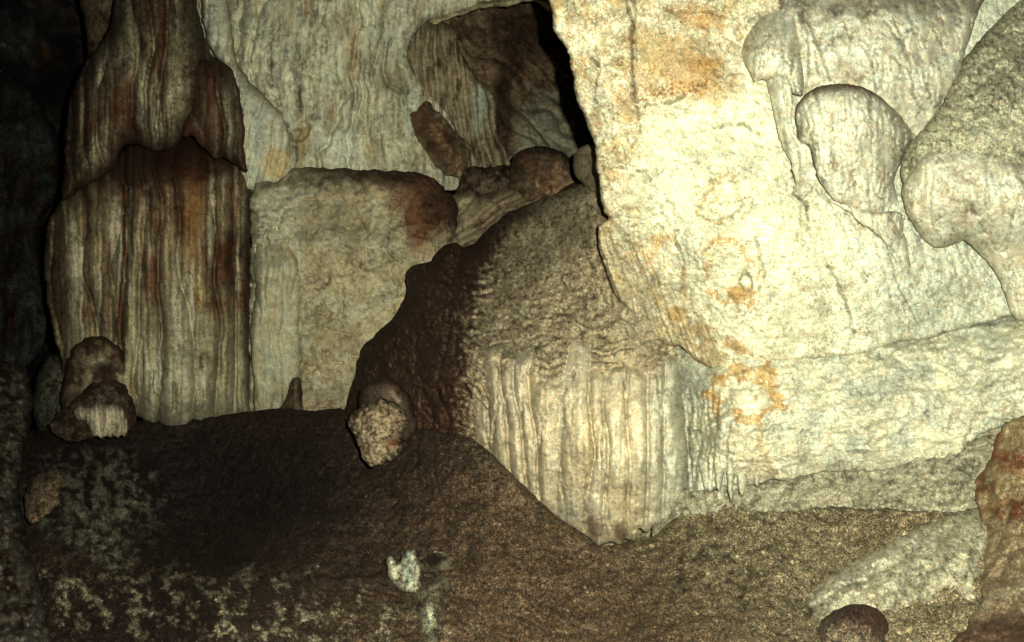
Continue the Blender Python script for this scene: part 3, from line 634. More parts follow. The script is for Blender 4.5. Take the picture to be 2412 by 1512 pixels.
def s_fan(x, y, d):
    cxn = 1400 + (x - 1380) * (1 + (y - 1000) * .0004)
    r, tone = flute(cxn, y, 50, 221, .25, .5, .55)
    rs, tn2 = flute(cxn, y, 17, 231, .15, .6, .6)
    r2 = ribs(cxn, y, 13, 300, 225, .3, .6)
    fade = sstep(800, 900, y + fbm(x, y, 120, 4, 6) * 150 + tone * 90 + np.abs(x - 1400) * .12)
    LN = [[(1132, 860), (1140, 950), (1150, 1060)], [(1176, 850), (1172, 940), (1160, 1040)], [(1205, 900), (1180, 1000)], [(1232, 880), (1228, 1000), (1245, 1150)], [(1290, 870), (1278, 960), (1270, 1060), (1262, 1170)],
          [(1330, 900), (1320, 1060), (1325, 1200)], [(1352, 870), (1345, 1000)], [(1422, 960), (1418, 1060), (1430, 1160), (1436, 1262)], [(1380, 1120), (1374, 1250)], [(1470, 900), (1476, 1000)], [(1500, 1150), (1498, 1250)], [(1545, 880), (1560, 1000), (1562, 1100)]]
    lines = sum(crack(x, y, L, 2.1, 8, i) for i, L in enumerate(LN))
    lines = np.clip(lines, 0, 1) * sstep(-.35, .15, fbm(x, y, 40, 3, 240))
    p = fade * (r * .046 + rs * .004) + fbm(x, y / 2, 60, 3, 241) * .03 + det(x, y, .010, 222) - lines * .035 + (1 - fade) * ridged(x, y, 16, 3, 223) * .012
    c = lay(np.tile([.62, .54, .36], (len(x), 1)), (PALE * .85, mott(x, y / 2, 60, -.05, .3, 224) * .7), (TAN * .9, (1 - r) ** 1.5 * .5 * fade), (PALE, sstep(.1, .5, tone) * .3), (OCHRE * .8, sstep(.15, .5, -tone) * .25), (TAN, (1 - rs) ** 2 * .15), (TAN * .8, mott(x, y, 24, .1, .4, 226) * .6), ([.50, .53, .42], sstep(1480, 1600, x) * .6),
            (DIRT * .9, lines * .65), (DIRT * .8, (1 - fade) * mott(x, y, 12, .0, .3, 227) * .8), (DIRT * .7, sstep(1140, 1108, x) * mott(x, y, 9, -.1, .2, 228) * .9), (DIRT, mott(x, y, 8, .32, .55, 229) * .5),
            (OCHRE * .8, blob(x, y, 1395, 1040, 34, 50, 0, .6, 230, 30, .6) * .35), ([.20, .12, .07], blob(x, y, 1400, 1240, 22, 34, 0, .5, 231, 16, .8) * .8), (BROWN * 1.3, blob(x, y, 1462, 1255, 16, 26, 0, .5, 232, 16, .8) * .8),
            ([.36, .29, .19], sstep(1330, 1150, x) * .45))
    mp, mc = s_mound(np.maximum(x, 1160), y, d + 100)
    f = fade[:, None]
    return p * fade + mp * (1 - fade), c * f + mc * (1 - f)
rock("ribbed_drapery", [(1112, 860), (1135, 825), (1190, 802), (1260, 796), (1330, 782), (1400, 778), (1470, 780), (1530, 795), (1570, 812), (1598, 850), (1604, 920), (1610, 990), (1620, 1060), (1618, 1120), (1604, 1170), (1580, 1212), (1556, 1232), (1536, 1240), (1528, 1252), (1516, 1252),
     (1506, 1240), (1494, 1272), (1472, 1268), (1462, 1284), (1436, 1276), (1410, 1284), (1380, 1262), (1330, 1230), (1260, 1180), (1200, 1120), (1150, 1070), (1118, 1040), (1110, 960)],
     [(1112, 850, 3.22), (1112, 1000, 3.20), (1250, 800, 3.17), (1350, 785, 3.13), (1250, 870, 3.05), (1250, 1000, 3.0), (1450, 785, 3.10), (1400, 850, 3.02), (1400, 1000, 2.86), (1550, 800, 3.10), (1550, 860, 3.04), (1560, 1000, 2.92), (1612, 1000, 3.0), (1450, 1260, 3.06), (1450, 1150, 2.92), (1300, 1200, 3.06), (1610, 1170, 3.04)],
     s_fan, M_PALE, t, R=60, H=.11, skirt=.45, seed=30, jit=1.5, g=2.6)

# ================================================================== BRIGHT WALL, right
t = thing("bright_wall", "large bright cream wall with orange stains and a sharp left edge", "rock wall", (1800, 850, 2.8))
WALL_D = [(1290, -40, 2.75), (1350, 200, 2.78), (1420, 480, 2.82), (1420, 600, 2.94), (1450, 690, 3.0), (1560, 790, 3.03), (1500, 0, 2.72), (1520, 250, 2.72), (1650, 400, 2.70), (1700, 100, 2.72), (1650, 650, 2.74), (1700, 860, 2.86),
          (1900, 500, 2.70), (1900, 800, 2.82), (2100, 600, 2.76), (2350, 700, 2.90), (1900, 100, 2.82), (2200, 100, 2.95), (2500, 200, 3.05), (2600, 700, 3.0), (2100, 300, 2.84)]
def s_wall(x, y, d):
    rough = fbm(x, y, 16, 4, 301, .65)
    v1 = veins(x, y, 60, 302, .05, .7); v2 = veins(x, y, 28, 303, .07, .8)
    upper = sstep(330, 150, y + (x - 1500) * .35 + fbm(x, y, 70, 3, 3) * 50)
    left = sstep(1560, 1440, x - np.clip(y - 500, 0, 400) * .45 + fbm(x, y, 60, 3, 5) * 40)
    zone = np.clip(upper + left, 0, 1)
    p = det(x, y, .007, 304) + rough * .006 * (.15 + zone) - v1 * .012 - v2 * .006
    ridgel = crack(x, y, [(1470, -20), (1494, 60), (1490, 150), (1500, 240)], 3, 6, 1)
    p = p + sstep(1500, 1480, x + fbm(x, y, 40, 3, 6) * 12) * .035 * sstep(300, 200, y) - ridgel * .02
    pit = mott(x, y, 9, .25, .5, 305)
    c = lay(np.tile([.70, .69, .48], (len(x), 1)), (OCHRE * .95, zone * mott(x, y, 60, -.15, .25, 306) * .85), (TAN * .9, zone * mott(x, y, 26, -.05, .25, 341) * .7), (DIRT * 1.6, zone * veins(x, y, 20, 342, .10, 1.0) * .75), (OCHRE * [.6, .5, .4], zone * left * mott(x, y, 34, .02, .3, 358) * .7), (PALE * 1.1, mott(x, y, 90, -.1, .25, 307) * .5), (GREEN * 1.1, sstep(1850, 2150, x) * .75),
            (DIRT * 1.5, v1 * mott(x, y, 110, -.15, .15, 308) * (.35 + .35 * zone)), (OCHRE * .6, v2 * zone * mott(x, y, 80, -.1, .2, 309) * .8), (DIRT * 1.6, pit * zone * .6), (DIRT, ridgel * .8))
    dr0 = mott(x, y, 100, -.1, .2, 343)
    c = lay(c, (DIRT * 2.2, veins(x, y * .8, 34, 344, .05, 1.1) * dr0 * .6), (TAN * 1.1, mott(x + y * .5, y, 18, .1, .4, 345) * dr0 * .6), (OCHRE * .8, mott(x, y, 8, .25, .5, 346) * mott(x, y, 120, -.1, .2, 347) * .6))
    # orange stain band upper middle, with pitted fringe
    b1 = blob(x, y, 1610, 165, 120, 55, .35, .4, 310, 50, .8)
    c = lay(c, (OCHRE * [.85, .75, .7], b1 * .75), (ORANGE * [.7, .75, .8], blob(x, y, 1660, 155, 46, 22, .1, .5, 311, 20, .8) * .7), (OCHRE * .7, blob(x, y, 1530, 100, 36, 40, 0, .4, 312, 26, .8) * .7),
            (ORANGE * .7, blob(x, y, 1590, 210, 120, 20, -.12, .5, 313, 12, 1.2) * mott(x, y, 7, -.1, .1, 314)), (ORANGE * 1.0, blob(x, y, 1650, 40, 60, 30, .4, .6, 315, 30, 1) * .5))
    def ring(cx, cy, rx, ry, w, seed, rot=0.):
        dx, dy = x - cx, y - cy; cs, sn = math.cos(rot), math.sin(rot)
        r = np.sqrt(((dx * cs + dy * sn) / rx) ** 2 + ((-dx * sn + dy * cs) / ry) ** 2) + fbm(x, y, 46, 5, seed, .65) * .8
        return np.exp(-((r - 1) / w) ** 2) * sstep(-.35, .05, fbm(x, y, 50, 3, seed + 3))
    c = lay(c, (OCHRE * .75, ring(1700, 480, 52, 50, .13, 320) * .8), (OCHRE * .6, blob(x, y, 1665, 470, 50, 30, .2, .5, 321, 20, 1.2) * mott(x, y, 12, -.1, .2, 322) * .7),
            (OCHRE * [1.05, .85, .6] * .85, ring(1720, 640, 56, 78, .13, 323, -.25) * .85), (OCHRE * [1.05, .85, .6] * .8, blob(x, y, 1738, 690, 26, 20, .2, .4, 324, 14, .7) * .9), (DIRT * 1.4, ring(1757, 665, 14, 24, .2, 325) * .8),
            (OCHRE * [1.05, .85, .6] * .9, ring(1575, 660, 36, 95, .14, 326, -.2) * .7), (OCHRE * [1.05, .85, .6] * .75, blob(x, y, 1590, 740, 24, 18, .3, .4, 327, 14, .7) * .9), (OCHRE * [.8, .65, .5], blob(x, y, 1655, 800, 60, 34, .5, .5, 359, 22, 1.1) * mott(x, y, 16, -.15, .15, 360) * .8), (OCHRE * .6, blob(x, y, 1652, 780, 30, 20, .4, .5, 328, 16, .9) * .8),
            (ORANGE * .6, blob(x, y, 1735, 815, 36, 14, .5, .5, 329, 14, .9) * .8), (OCHRE * .5, blob(x, y, 1680, 845, 36, 24, .3, .5, 330, 16, .9) * .8))
    sp = sstep(.45, .62, noise(x / 6, y / 6, 331)) * mott(x, y, 80, -.1, .2, 332) * sstep(500, 600, y)
    c = lay(c, (OCHRE * .5, sp * .8), (DIRT, blob(x, y, 1540, 665, 5, 16, -.2, .4, 333, 8, .4) * .7), (TAN, sstep(.1, .45, fbm(x, y * 2, 46, 4, 334)) * sstep(1750, 1850, x) * sstep(560, 700, y) * .5))
    # fluted left foot
    plate = sstep(1494, 1502, x) * sstep(0, 10, (250 - (x - 1500) * .32 + fbm(x, y, 40, 4, 350) * 40) - y) * sstep(1770, 1740, x)
    p = p - plate * .014 + .05 * fbm(x, y, 300, 3, 351)
    hol = blob(x, y, 1757, 662, 13, 22, -.3, .5, 352, 10, .6) + blob(x, y, 1700, 492, 36, 30, 0, .5, 353, 26, .9) * .6 + blob(x, y, 1545, 662, 8, 18, -.2, .5, 354, 10, .5) + blob(x, y, 1560, 560, 30, 50, .3, .5, 355, 26, .9) * .5 + blob(x, y, 1905, 505, 20, 26, .3, .5, 356, 16, .9)
    p = p - hol * .020 - ridged(x, y * 1.6, 80, 3, 357) * .006
    FS = [[(1640, 500), (1670, 520), (1720, 512), (1745, 480)], [(1866, 330), (1872, 400), (1868, 455), (1900, 478), (1905, 515)], [(1500, 250), (1510, 300), (1490, 350)], [(1420, 400), (1470, 395), (1520, 410)], [(1590, 560), (1610, 620), (1600, 690)],
          [(1640, 210), (1600, 232), (1550, 246), (1502, 252)], [(1560, 20), (1600, 30), (1660, 25), (1720, 45)], [(1780, 560), (1800, 640), (1790, 700)], [(1380, 120), (1410, 160), (1400, 230), (1430, 300)], [(1950, 620), (1990, 700), (2010, 780)], [(1680, 300), (1740, 290), (1800, 320)]]
    fs = np.clip(sum(crack(x, y, q_, 2.0, 10, i_ + 370) for i_, q_ in enumerate(FS)), 0, 1) * sstep(-.4, .05, fbm(x, y, 30, 3, 361))
    p = p - fs * .025
    c = lay(c, (DIRT, fs * .7))
    ft = sstep(1560, 1450, x - np.clip(y - 560, 0, 400) * .5) * sstep(520, 580, y)
    rr = ribs(x - y * .35, y, 11, 160, 335, .3, .6)
    c = lay(c, (TAN * .9, ft * (.35 + .5 * (1 - rr))))
    p = p + ft * rr * .02
    # drip channels under the bosses
    dr = sstep(1880, 1930, x) * sstep(360, 520, y)
    q = ribs(x - (y - 500) * .30, y, 44, 420, 336, .2)
    p = p + dr * q * .009
    c = lay(c, (TAN * .85, dr * (1 - q) ** 3 * .4), (DIRT, crack(x, y, [(2040, 520), (2085, 570), (2110, 660), (2160, 760)], 2.2, 5, 7) * .6), (DIRT, crack(x, y, [(1870, 455), (1900, 490), (1905, 520)], 3, 8, 8) * .6),
            (OCHRE * .8, crack(x, y, [(2010, 520), (2060, 545)], 6, 8, 9) * .6))
    return p, c
rock("wall_face", [(1285, -60), (1296, 10), (1302, 40), (1306, 70), (1318, 92), (1334, 112), (1342, 150), (1352, 185), (1352, 215), (1364, 245), (1376, 268), (1384, 300), (1396, 330), (1402, 345), (1404, 385), (1412, 425), (1416, 470), (1424, 500), (1436, 514), (1412, 530), (1408, 560), (1416, 600),
     (1430, 640), (1448, 690), (1478, 728), (1500, 765), (1528, 786), (1560, 808), (1600, 816), (1640, 848), (1690, 872), (1760, 860), (1850, 850), (1950, 842), (2040, 832), (2110, 808), (2180, 798), (2260, 776), (2330, 758), (2390, 746), (2440, 760), (2650, 800), (2750, 300), (2700, -100), (1900, -120)],
     WALL_D, s_wall, M_PALE, t, R=10, H=.035, skirt=1.1, seed=31, jit=2.5, g=2.8, under=1)

def s_boss(seed, shade=1.0, speck=0.0, sx=16, tint=GREEN):
    def f(x, y, d):
        r = ribs(x - (y - 300) * .10, y, sx * 1.6, 260, seed, .25, .5)
        v = veins(x, y / 2, 46, seed + 2, .045, .6)
        top = sstep(34, 10, d) * sstep(.1, .5, fbm(x, y, 30, 3, seed + 8) + .5)
        c = lay(np.tile(PALE * .82 * shade, (len(x), 1)), (tint * 1.2 * shade, mott(x, y, 50, -.1, .25, seed + 3) * .6), (DIRT * 2, (1 - r) ** 4 * .4), (DIRT, v * .6), (TAN * .9, mott(x, y, 24, .15, .45, seed + 4) * .35),
                (DIRT * .8, mott(x, y, 8, .22, .45, seed + 5) * (.25 + speck)), (OCHRE * .8, mott(x, y, 70, .2, .4, seed + 6) * .4))
        return r * .012 + det(x, y, .007, seed + 7) - v * .010 + fbm(x, y, 60, 3, seed + 9) * .02, c
    return f
def s_curtain(x, y, d):
    p, c = s_boss(411, 1.12, .1, 30)(x, y, d)
    L = [[(1885, 30), (1900, 70), (1905, 180), (1890, 250)], [(1905, 60), (1935, 130), (1955, 190)], [(1920, 120), (1928, 180)], [(2085, 50), (2130, 110), (2145, 160), (2150, 220), (2170, 260)], [(2040, 120), (2060, 180), (2062, 210)], [(2100, 130), (2140, 170)], [(1840, 40), (1850, 120), (1870, 200)]]
    ln = np.clip(sum(crack(x, y, q, 2.6, 6, i) for i, q in enumerate(L)), 0, 1)
    c = lay(c, (DIRT * .9, ln * .7), (DIRT * .8, sstep(60, 10, y + fbm(x, y, 40, 3, 7) * 40) * .6), (PALE * 1.1, blob(x, y, 1855, 120, 12, 70, -.05, .5, 5, 20, .4) * .8), (TAN * .6, blob(x, y, 1990, 170, 40, 34, 0, .6, 6, 20, .8) * .5))
    return p - ln * .012, c
rock("hanging_curtain", [(1830, -80), (2330, -80), (2300, 40), (2276, 110), (2262, 170), (2240, 210), (2215, 250), (2200, 300), (2180, 320), (2150, 330), (2100, 310), (2000, 320), (1900, 330), (1868, 330), (1862, 240), (1848, 190), (1838, 100), (1834, 30)],
     [(1840, 0, 2.80), (1900, 100, 2.72), (2050, 100, 2.68), (2200, 150, 2.74), (2300, 0, 2.92), (1900, 300, 2.78), (2180, 280, 2.80), (2050, -60, 2.84)], s_curtain, M_PALE, t, R=30, H=.07, skirt=.4, seed=32)
rock("boss", [(1850, -10), (1830, 14), (1798, 30), (1770, 58), (1752, 92), (1744, 118), (1752, 146), (1768, 176), (1776, 190), (1800, 188), (1820, 184), (1840, 182), (1856, 196), (1870, 220), (1892, 222), (1890, 120), (1894, 40), (1890, 0)],
     [(1750, 110, 2.72), (1800, 110, 2.60), (1870, 110, 2.68), (1850, 0, 2.82), (1800, 180, 2.62)], s_boss(421, 1.2), M_PALE, t, R=34, H=.13, skirt=.25, seed=33, jit=1.5, g=2.6)
def s_mid(x, y, d):
    p, c = s_boss(431, 1.22, .05, 16)(x, y, d)
    c = lay(c, (DIRT * .9, blob(x, y, 1960, 205, 70, 16, 0, .6, 4, 16, .9) * .7), (BROWN * 2, sstep(14, 3, d) * sstep(280, 220, y) * .7), (DIRT, blob(x, y, 2048, 240, 6, 36, 0, .6, 5, 12, .6) * .6), (TAN * .6, sstep(2090, 2140, x) * .6))  # dark top rim: shade of the upturned edge painted into the colour
    L = [[(1960, 395), (2010, 430), (2050, 462)], [(1900, 280), (1920, 360), (1950, 420)], [(2010, 400), (2035, 440), (2060, 462), (2095, 440), (2110, 410)]]
    ln = np.clip(sum(crack(x, y, q, 2.4, 5, i) for i, q in enumerate(L)), 0, 1)
    ln = ln * sstep(-.25, .2, fbm(x, y, 24, 3, 462))
    return p - ln * .010, lay(c, (TAN * .5, ln * .5))
rock("boss", [(1872, 272), (1882, 240), (1902, 218), (1930, 204), (1966, 197), (2010, 200), (2048, 212), (2080, 232), (2110, 262), (2140, 290), (2160, 320), (2140, 352), (2116, 400), (2106, 430), (2124, 500), (2080, 540), (2046, 522), (2030, 510), (2010, 488), (1986, 480), (1962, 470), (1940, 440), (1922, 410), (1914, 375),
     (1904, 345), (1880, 335), (1876, 300)], [(1880, 280, 2.62), (1960, 290, 2.54), (2050, 300, 2.57), (2140, 320, 2.76), (2000, 460, 2.64), (2080, 520, 2.78), (2110, 440, 2.77), (1950, 430, 2.61)], s_mid, M_PALE, t, R=36, H=.09, skirt=.22, seed=34, jit=1.5, g=2.6)
def s_over(x, y, d):
    c = lay(np.tile([.42, .41, .28], (len(x), 1)), (DIRT * .6, mott(x, y, 9, .0, .3, 441) * .7), (DIRT * .5, sstep(.2, .5, fbm((x + y) * .4, x - y, 30, 4, 442)) * .7), ([.48, .47, .33], blob(x, y, 2380, 310, 90, 36, -.2, .5, 443, 40, .6) * .7))
    return det(x, y, .02, 444) + ridged(x, y, 15, 3, 445) * .010, c
rock("overhang", [(2380, 20), (2420, -20), (2700, -80), (2700, 420), (2412, 400), (2340, 370), (2260, 360), (2200, 380), (2150, 440), (2126, 430), (2122, 390), (2136, 350), (2160, 320), (2186, 290), (2216, 250), (2240, 200), (2270, 140), (2312, 90), (2350, 50)],
     [(2130, 380, 2.72), (2250, 250, 2.70), (2400, 50, 2.95), (2400, 250, 2.62), (2650, 200, 2.8), (2200, 370, 2.62), (2412, 390, 2.60)], s_over, M_TAN, t, R=30, H=.07, skirt=.4, seed=35)
def s_low(x, y, d):
    p, c = s_boss(451, 1.15, .15, 17)(x, y, d)
    L = [[(2240, 470), (2290, 500), (2330, 560), (2372, 640)], [(2400, 460), (2370, 560), (2378, 640)], [(2200, 400), (2240, 460)], [(2300, 420), (2330, 500), (2360, 580)]]
    ln = np.clip(sum(crack(x, y, q, 2.8, 6, i) for i, q in enumerate(L)), 0, 1)
    ln = ln * sstep(-.25, .2, fbm(x, y, 24, 3, 461))
    return p - ln * .010, lay(c, (DIRT, ln * .5), (TAN * .6, blob(x, y, 2250, 480, 60, 60, 0, .6, 7, 30, .8) * .4))
rock("boss", [(2124, 450), (2134, 424), (2152, 400), (2176, 366), (2210, 344), (2250, 334), (2300, 338), (2350, 352), (2412, 380), (2700, 400), (2700, 800), (2420, 760), (2384, 742), (2370, 700), (2350, 650), (2320, 610), (2296, 586), (2270, 566), (2246, 576), (2206, 584), (2180, 566), (2152, 530), (2134, 500)],
     [(2130, 450, 2.64), (2200, 440, 2.54), (2300, 450, 2.51), (2412, 500, 2.54), (2700, 500, 2.7), (2380, 720, 2.84), (2260, 560, 2.64), (2330, 600, 2.74), (2300, 350, 2.62)], s_low, M_PALE, t, R=36, H=.08, skirt=.3, seed=36, jit=1.5)

rock("drip_fold", [(1806, 170), (1850, 176), (1866, 215), (1866, 300), (1884, 334), (1906, 350), (1920, 400), (1916, 440), (1890, 470), (1874, 440), (1868, 400), (1846, 350), (1828, 300), (1814, 240)],
     [(1800, 200, 2.74), (1845, 200, 2.655), (1850, 300, 2.64), (1900, 400, 2.645), (1890, 460, 2.70), (1860, 400, 2.67)], s_boss(471, 1.15, 0, 12), M_PALE, t, R=14, H=.02, skirt=.15, seed=47, jit=3)
rock("drip_fold", [(1950, 470), (2000, 480), (2060, 500), (2120, 500), (2136, 560), (2152, 640), (2160, 700), (2140, 690), (2116, 640), (2096, 590), (2060, 545), (2030, 530), (2000, 500)],
     [(1960, 475, 2.70), (2050, 510, 2.685), (2100, 540, 2.70), (2130, 600, 2.745), (2150, 700, 2.82), (2130, 520, 2.75)], s_boss(481, 1.1, 0, 14), M_PALE, t, R=14, H=.02, skirt=.12, seed=48, jit=3)

# ---- pale ledge band under the wall
t = thing("pale_ledge", "long pale ledge with an orange ring stain, just under the bright wall", "rock ledge", (1900, 1180, 2.85))
def s_band(x, y, d):
    v = veins(x, y * 1.3, 60, 501, .04, .7)
    p = det(x, y, .016, 502) + ridged(x, y * 1.5, 34, 4, 503) * .008 - v * .010 + ridged(x + y, y * 2.2, 120, 3, 518) * .022
    hol = blob(x, y, 2110, 900, 80, 26, -.25, .6, 504, 30, .6)
    p = p - hol * .03
    fl = blob(x, y, 1660, 1060, 70, 130, 0, .5, 505, 40, .4)
    q = ribs(x, y, 13, 150, 506, .4)
    p = p + fl * q * .03
    c = lay(np.tile([.62, .61, .44], (len(x), 1)), (GREEN * .95, mott(x, y, 70, -.1, .25, 507) * .7), (DIRT * 1.3, v * .45), (TAN * .9, mott(x, y * 2, 40, .05, .35, 508) * .4), (DIRT, mott(x, y, 8, .3, .5, 509) * .35), (GREEN * .6, hol * .6),
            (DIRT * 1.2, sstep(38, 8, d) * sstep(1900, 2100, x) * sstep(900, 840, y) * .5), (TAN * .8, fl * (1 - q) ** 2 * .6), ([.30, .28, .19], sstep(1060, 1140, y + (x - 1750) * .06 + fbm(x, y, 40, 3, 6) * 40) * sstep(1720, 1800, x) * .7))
    dx, dy = x - 1752, y - 930
    r = np.sqrt((dx / 64) ** 2 + (dy / 52) ** 2) + fbm(x, y, 46, 5, 510, .7) * 1.25
    ring = sstep(.72, .84, r) * sstep(1.42, 1.30, r) * sstep(-.45, -.05, fbm(x, y, 60, 3, 513))
    dd = crack(x, y, [(1795, 1000), (1790, 1050), (1812, 1090), (1818, 1115)], 7, 6, 4)
    c = lay(c, (OCHRE * [.95, .8, .6], ring * .8), (OCHRE * [.7, .55, .4], ring * mott(x, y, 18, .0, .25, 519) * .7), (CREAM * 1.1, sstep(.85, .4, r) * .8), (OCHRE * .7, dd * .7), (CREAM, crack(x, y, [(1815, 1000), (1812, 1060), (1838, 1110)], 3, 4, 5) * .6),
            ([.64, .62, .40], blob(x, y, 2215, 880, 14, 70, -.3, .5, 511, 20, .4) * .6), (OCHRE * .7, blob(x, y, 1770, 1060, 50, 60, 0, .5, 512, 30, .8) * .3))
    return p, c
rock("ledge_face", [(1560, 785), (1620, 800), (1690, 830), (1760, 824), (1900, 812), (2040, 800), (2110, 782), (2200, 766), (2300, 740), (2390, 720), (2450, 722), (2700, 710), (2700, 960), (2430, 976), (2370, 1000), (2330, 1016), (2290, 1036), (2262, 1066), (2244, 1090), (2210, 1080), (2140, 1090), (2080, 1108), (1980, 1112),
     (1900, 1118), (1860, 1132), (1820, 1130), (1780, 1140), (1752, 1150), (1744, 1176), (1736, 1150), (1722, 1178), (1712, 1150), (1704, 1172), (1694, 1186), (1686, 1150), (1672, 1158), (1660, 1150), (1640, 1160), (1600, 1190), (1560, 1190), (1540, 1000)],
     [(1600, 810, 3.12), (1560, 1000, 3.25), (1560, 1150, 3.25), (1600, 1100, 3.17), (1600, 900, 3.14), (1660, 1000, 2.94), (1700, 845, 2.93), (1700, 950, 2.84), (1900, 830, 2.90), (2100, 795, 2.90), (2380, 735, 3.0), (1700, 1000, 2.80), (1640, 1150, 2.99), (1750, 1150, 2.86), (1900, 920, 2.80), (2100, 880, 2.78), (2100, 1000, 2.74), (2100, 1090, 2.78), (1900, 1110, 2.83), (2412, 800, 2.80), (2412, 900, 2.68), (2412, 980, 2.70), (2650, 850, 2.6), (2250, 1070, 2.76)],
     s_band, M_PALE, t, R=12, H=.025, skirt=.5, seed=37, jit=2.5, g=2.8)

def s_drip(x, y, d):
    return det(x, y, .004, 516), lay(np.tile([.52, .50, .36], (len(x), 1)), (DIRT, mott(x, y, 9, .1, .4, 517) * .5))
for i, (dx0, dy0, dw, dl, dd) in enumerate([(1664, 1080, 40, 74, 2.90), (1694, 1062, 34, 96, 2.81), (1721, 1040, 30, 140, 2.79), (1748, 1078, 38, 88, 2.80), (1783, 1096, 30, 48, 2.80)]):
    rock("stalactite", [(dx0 - dw / 2, dy0), (dx0, dy0 - 14), (dx0 + dw / 2, dy0), (dx0 + dw * .36, dy0 + dl * .5), (dx0 + dw * .16, dy0 + dl * .9), (dx0, dy0 + dl), (dx0 - dw * .16, dy0 + dl * .9), (dx0 - dw * .34, dy0 + dl * .5)],
         [(dx0 - dw, dy0, dd + .05), (dx0, dy0 - 14, dd + .06), (dx0, dy0 + dl * .5, dd), (dx0 + dw, dy0 + dl, dd)], s_drip, M_PALE, t, R=dw * .45, H=.02, skirt=.12, seed=520 + i, jit=1.5, g=2.4, under=1)

# ---- rough grey step under the ledge
def s_step(x, y, d):
    v = veins(x, y * 1.4, 50, 521, .07, .7)
    c = lay(np.tile([.37, .35, .24], (len(x), 1)), (DIRT * .9, v * .5), (DIRT * .8, mott(x, y, 26, .05, .3, 522) * .6), (PALE * .75, mott(x, y, 16, .2, .45, 523) * .5))
    return det(x, y, .02, 524) + ridged(x, y * 1.6, 36, 4, 525) * .016 - v * .015, c
o = rock("grey_step", [(1540, 1150), (1600, 1150), (1690, 1140), (1760, 1120), (1840, 1100), (1960, 1080), (2100, 1060), (2240, 1040), (2290, 1000), (2370, 980), (2330, 1110), (2320, 1170), (2290, 1200), (2200, 1206), (2080, 1200), (1960, 1196), (1840, 1206), (1740, 1205), (1660, 1215), (1600, 1240), (1540, 1275)],
     [(1540, 1200, 3.12), (1600, 1200, 2.99), (1750, 1170, 2.88), (1750, 1120, 2.93), (2000, 1070, 2.88), (2000, 1130, 2.80), (2000, 1190, 2.76), (2300, 1000, 2.82), (2300, 1080, 2.70), (2300, 1190, 2.60)], s_step, M_TAN, R=14, H=.03, skirt=.4, seed=38, jit=4)
tag(o, "low rough grey cracked step just beneath the pale ledge", "rock ledge")

# ---- pale sloping slab, lower right
def s_slab(x, y, d):
    r = ribs(y + x * .5, x, 60, 500, 531, .25)
    bub = mott(x, y, 12, -.1, .2, 532) * np.clip(crack(x, y, [(1870, 1450), (1960, 1390), (2060, 1340), (2150, 1270)], 40, 8, 3), 0, 1)
    c = lay(np.tile([.40, .38, .26], (len(x), 1)), (PALE * 1.05, sstep(.2, .85, crack(x, y, [(1900, 1400), (2020, 1330), (2120, 1270), (2230, 1210)], 42, 12, 4)) * .7), (PALE * .9, blob(x, y, 2015, 1350, 50, 26, -.5, .5, 6, 30, .5) * .6), (DIRT * .7, mott(x, y, 30, .05, .35, 533) * .5), (DIRT * .8, (1 - r) ** 2 * .35), ([.20, .17, .11], sstep(1380, 1480, y - (x - 2100) * .25 + fbm(x, y, 40, 3, 4) * 60) * .5 * (x > 2050)),
            (DIRT * .5, (1 - bub) * mott(x, y, 13, .1, .3, 534) * .6), (PALE * .9, blob(x, y, 1868, 1490, 24, 30, 0, .4, 7, 14, .6)), (BROWN * .8, blob(x, y, 1898, 1440, 22, 34, -.3, .5, 8, 16, .5) * .9))
    return r * .02 + det(x, y, .018, 535) + bub * .012, c
o = rock("pale_slab", [(1830, 1540), (1845, 1470), (1880, 1420), (1920, 1380), (1980, 1340), (2050, 1300), (2100, 1278), (2160, 1240), (2215, 1212), (2270, 1196), (2325, 1190), (2345, 1260), (2320, 1330), (2310, 1400), (2350, 1450), (2330, 1560), (2150, 1700), (1900, 1700)],
     [(1840, 1480, 2.30), (1900, 1400, 2.42), (1990, 1400, 2.34), (2000, 1310, 2.60), (2080, 1330, 2.42), (2200, 1220, 2.66), (2260, 1260, 2.50), (2320, 1250, 2.50), (2150, 1430, 2.34), (2300, 1500, 2.22), (2050, 1600, 2.12)], s_slab, M_TAN, R=30, H=.08, skirt=.3, seed=39, jit=4)
tag(o, "pale bumpy slab sloping down to the left across the lower right floor", "rock slab")
def s_dk(x, y, d):
    c = lay(np.tile([.070, .036, .025], (len(x), 1)), (BROWN * .5, mott(x, y, 30, -.05, .25, 541) * .5), ([.20, .17, .11], sstep(1440, 1510, y - (x - 2000) * .3 + fbm(x, y, 20, 3, 3) * 20) * .7), ([.18, .12, .08], mott(x, y, 12, .15, .45, 542) * .4))
    return det(x, y, .022, 543) + ridged(x, y, 40, 3, 544) * .010, c
o = rock("dark_boulder", [(1840, 1580), (1862, 1530), (1892, 1496), (1925, 1468), (1962, 1440), (2000, 1424), (2040, 1424), (2075, 1440), (2098, 1470), (2110, 1510), (2125, 1600), (2000, 1660), (1900, 1640)],
     [(1900, 1520, 2.16), (2010, 1480, 2.04), (2100, 1520, 2.12), (2000, 1640, 1.95)], s_dk, M_MUD, R=60, H=.14, skirt=.2, seed=40, jit=1.5)
tag(o, "round dark red-brown boulder at the bottom edge before the pale slab", "boulder")
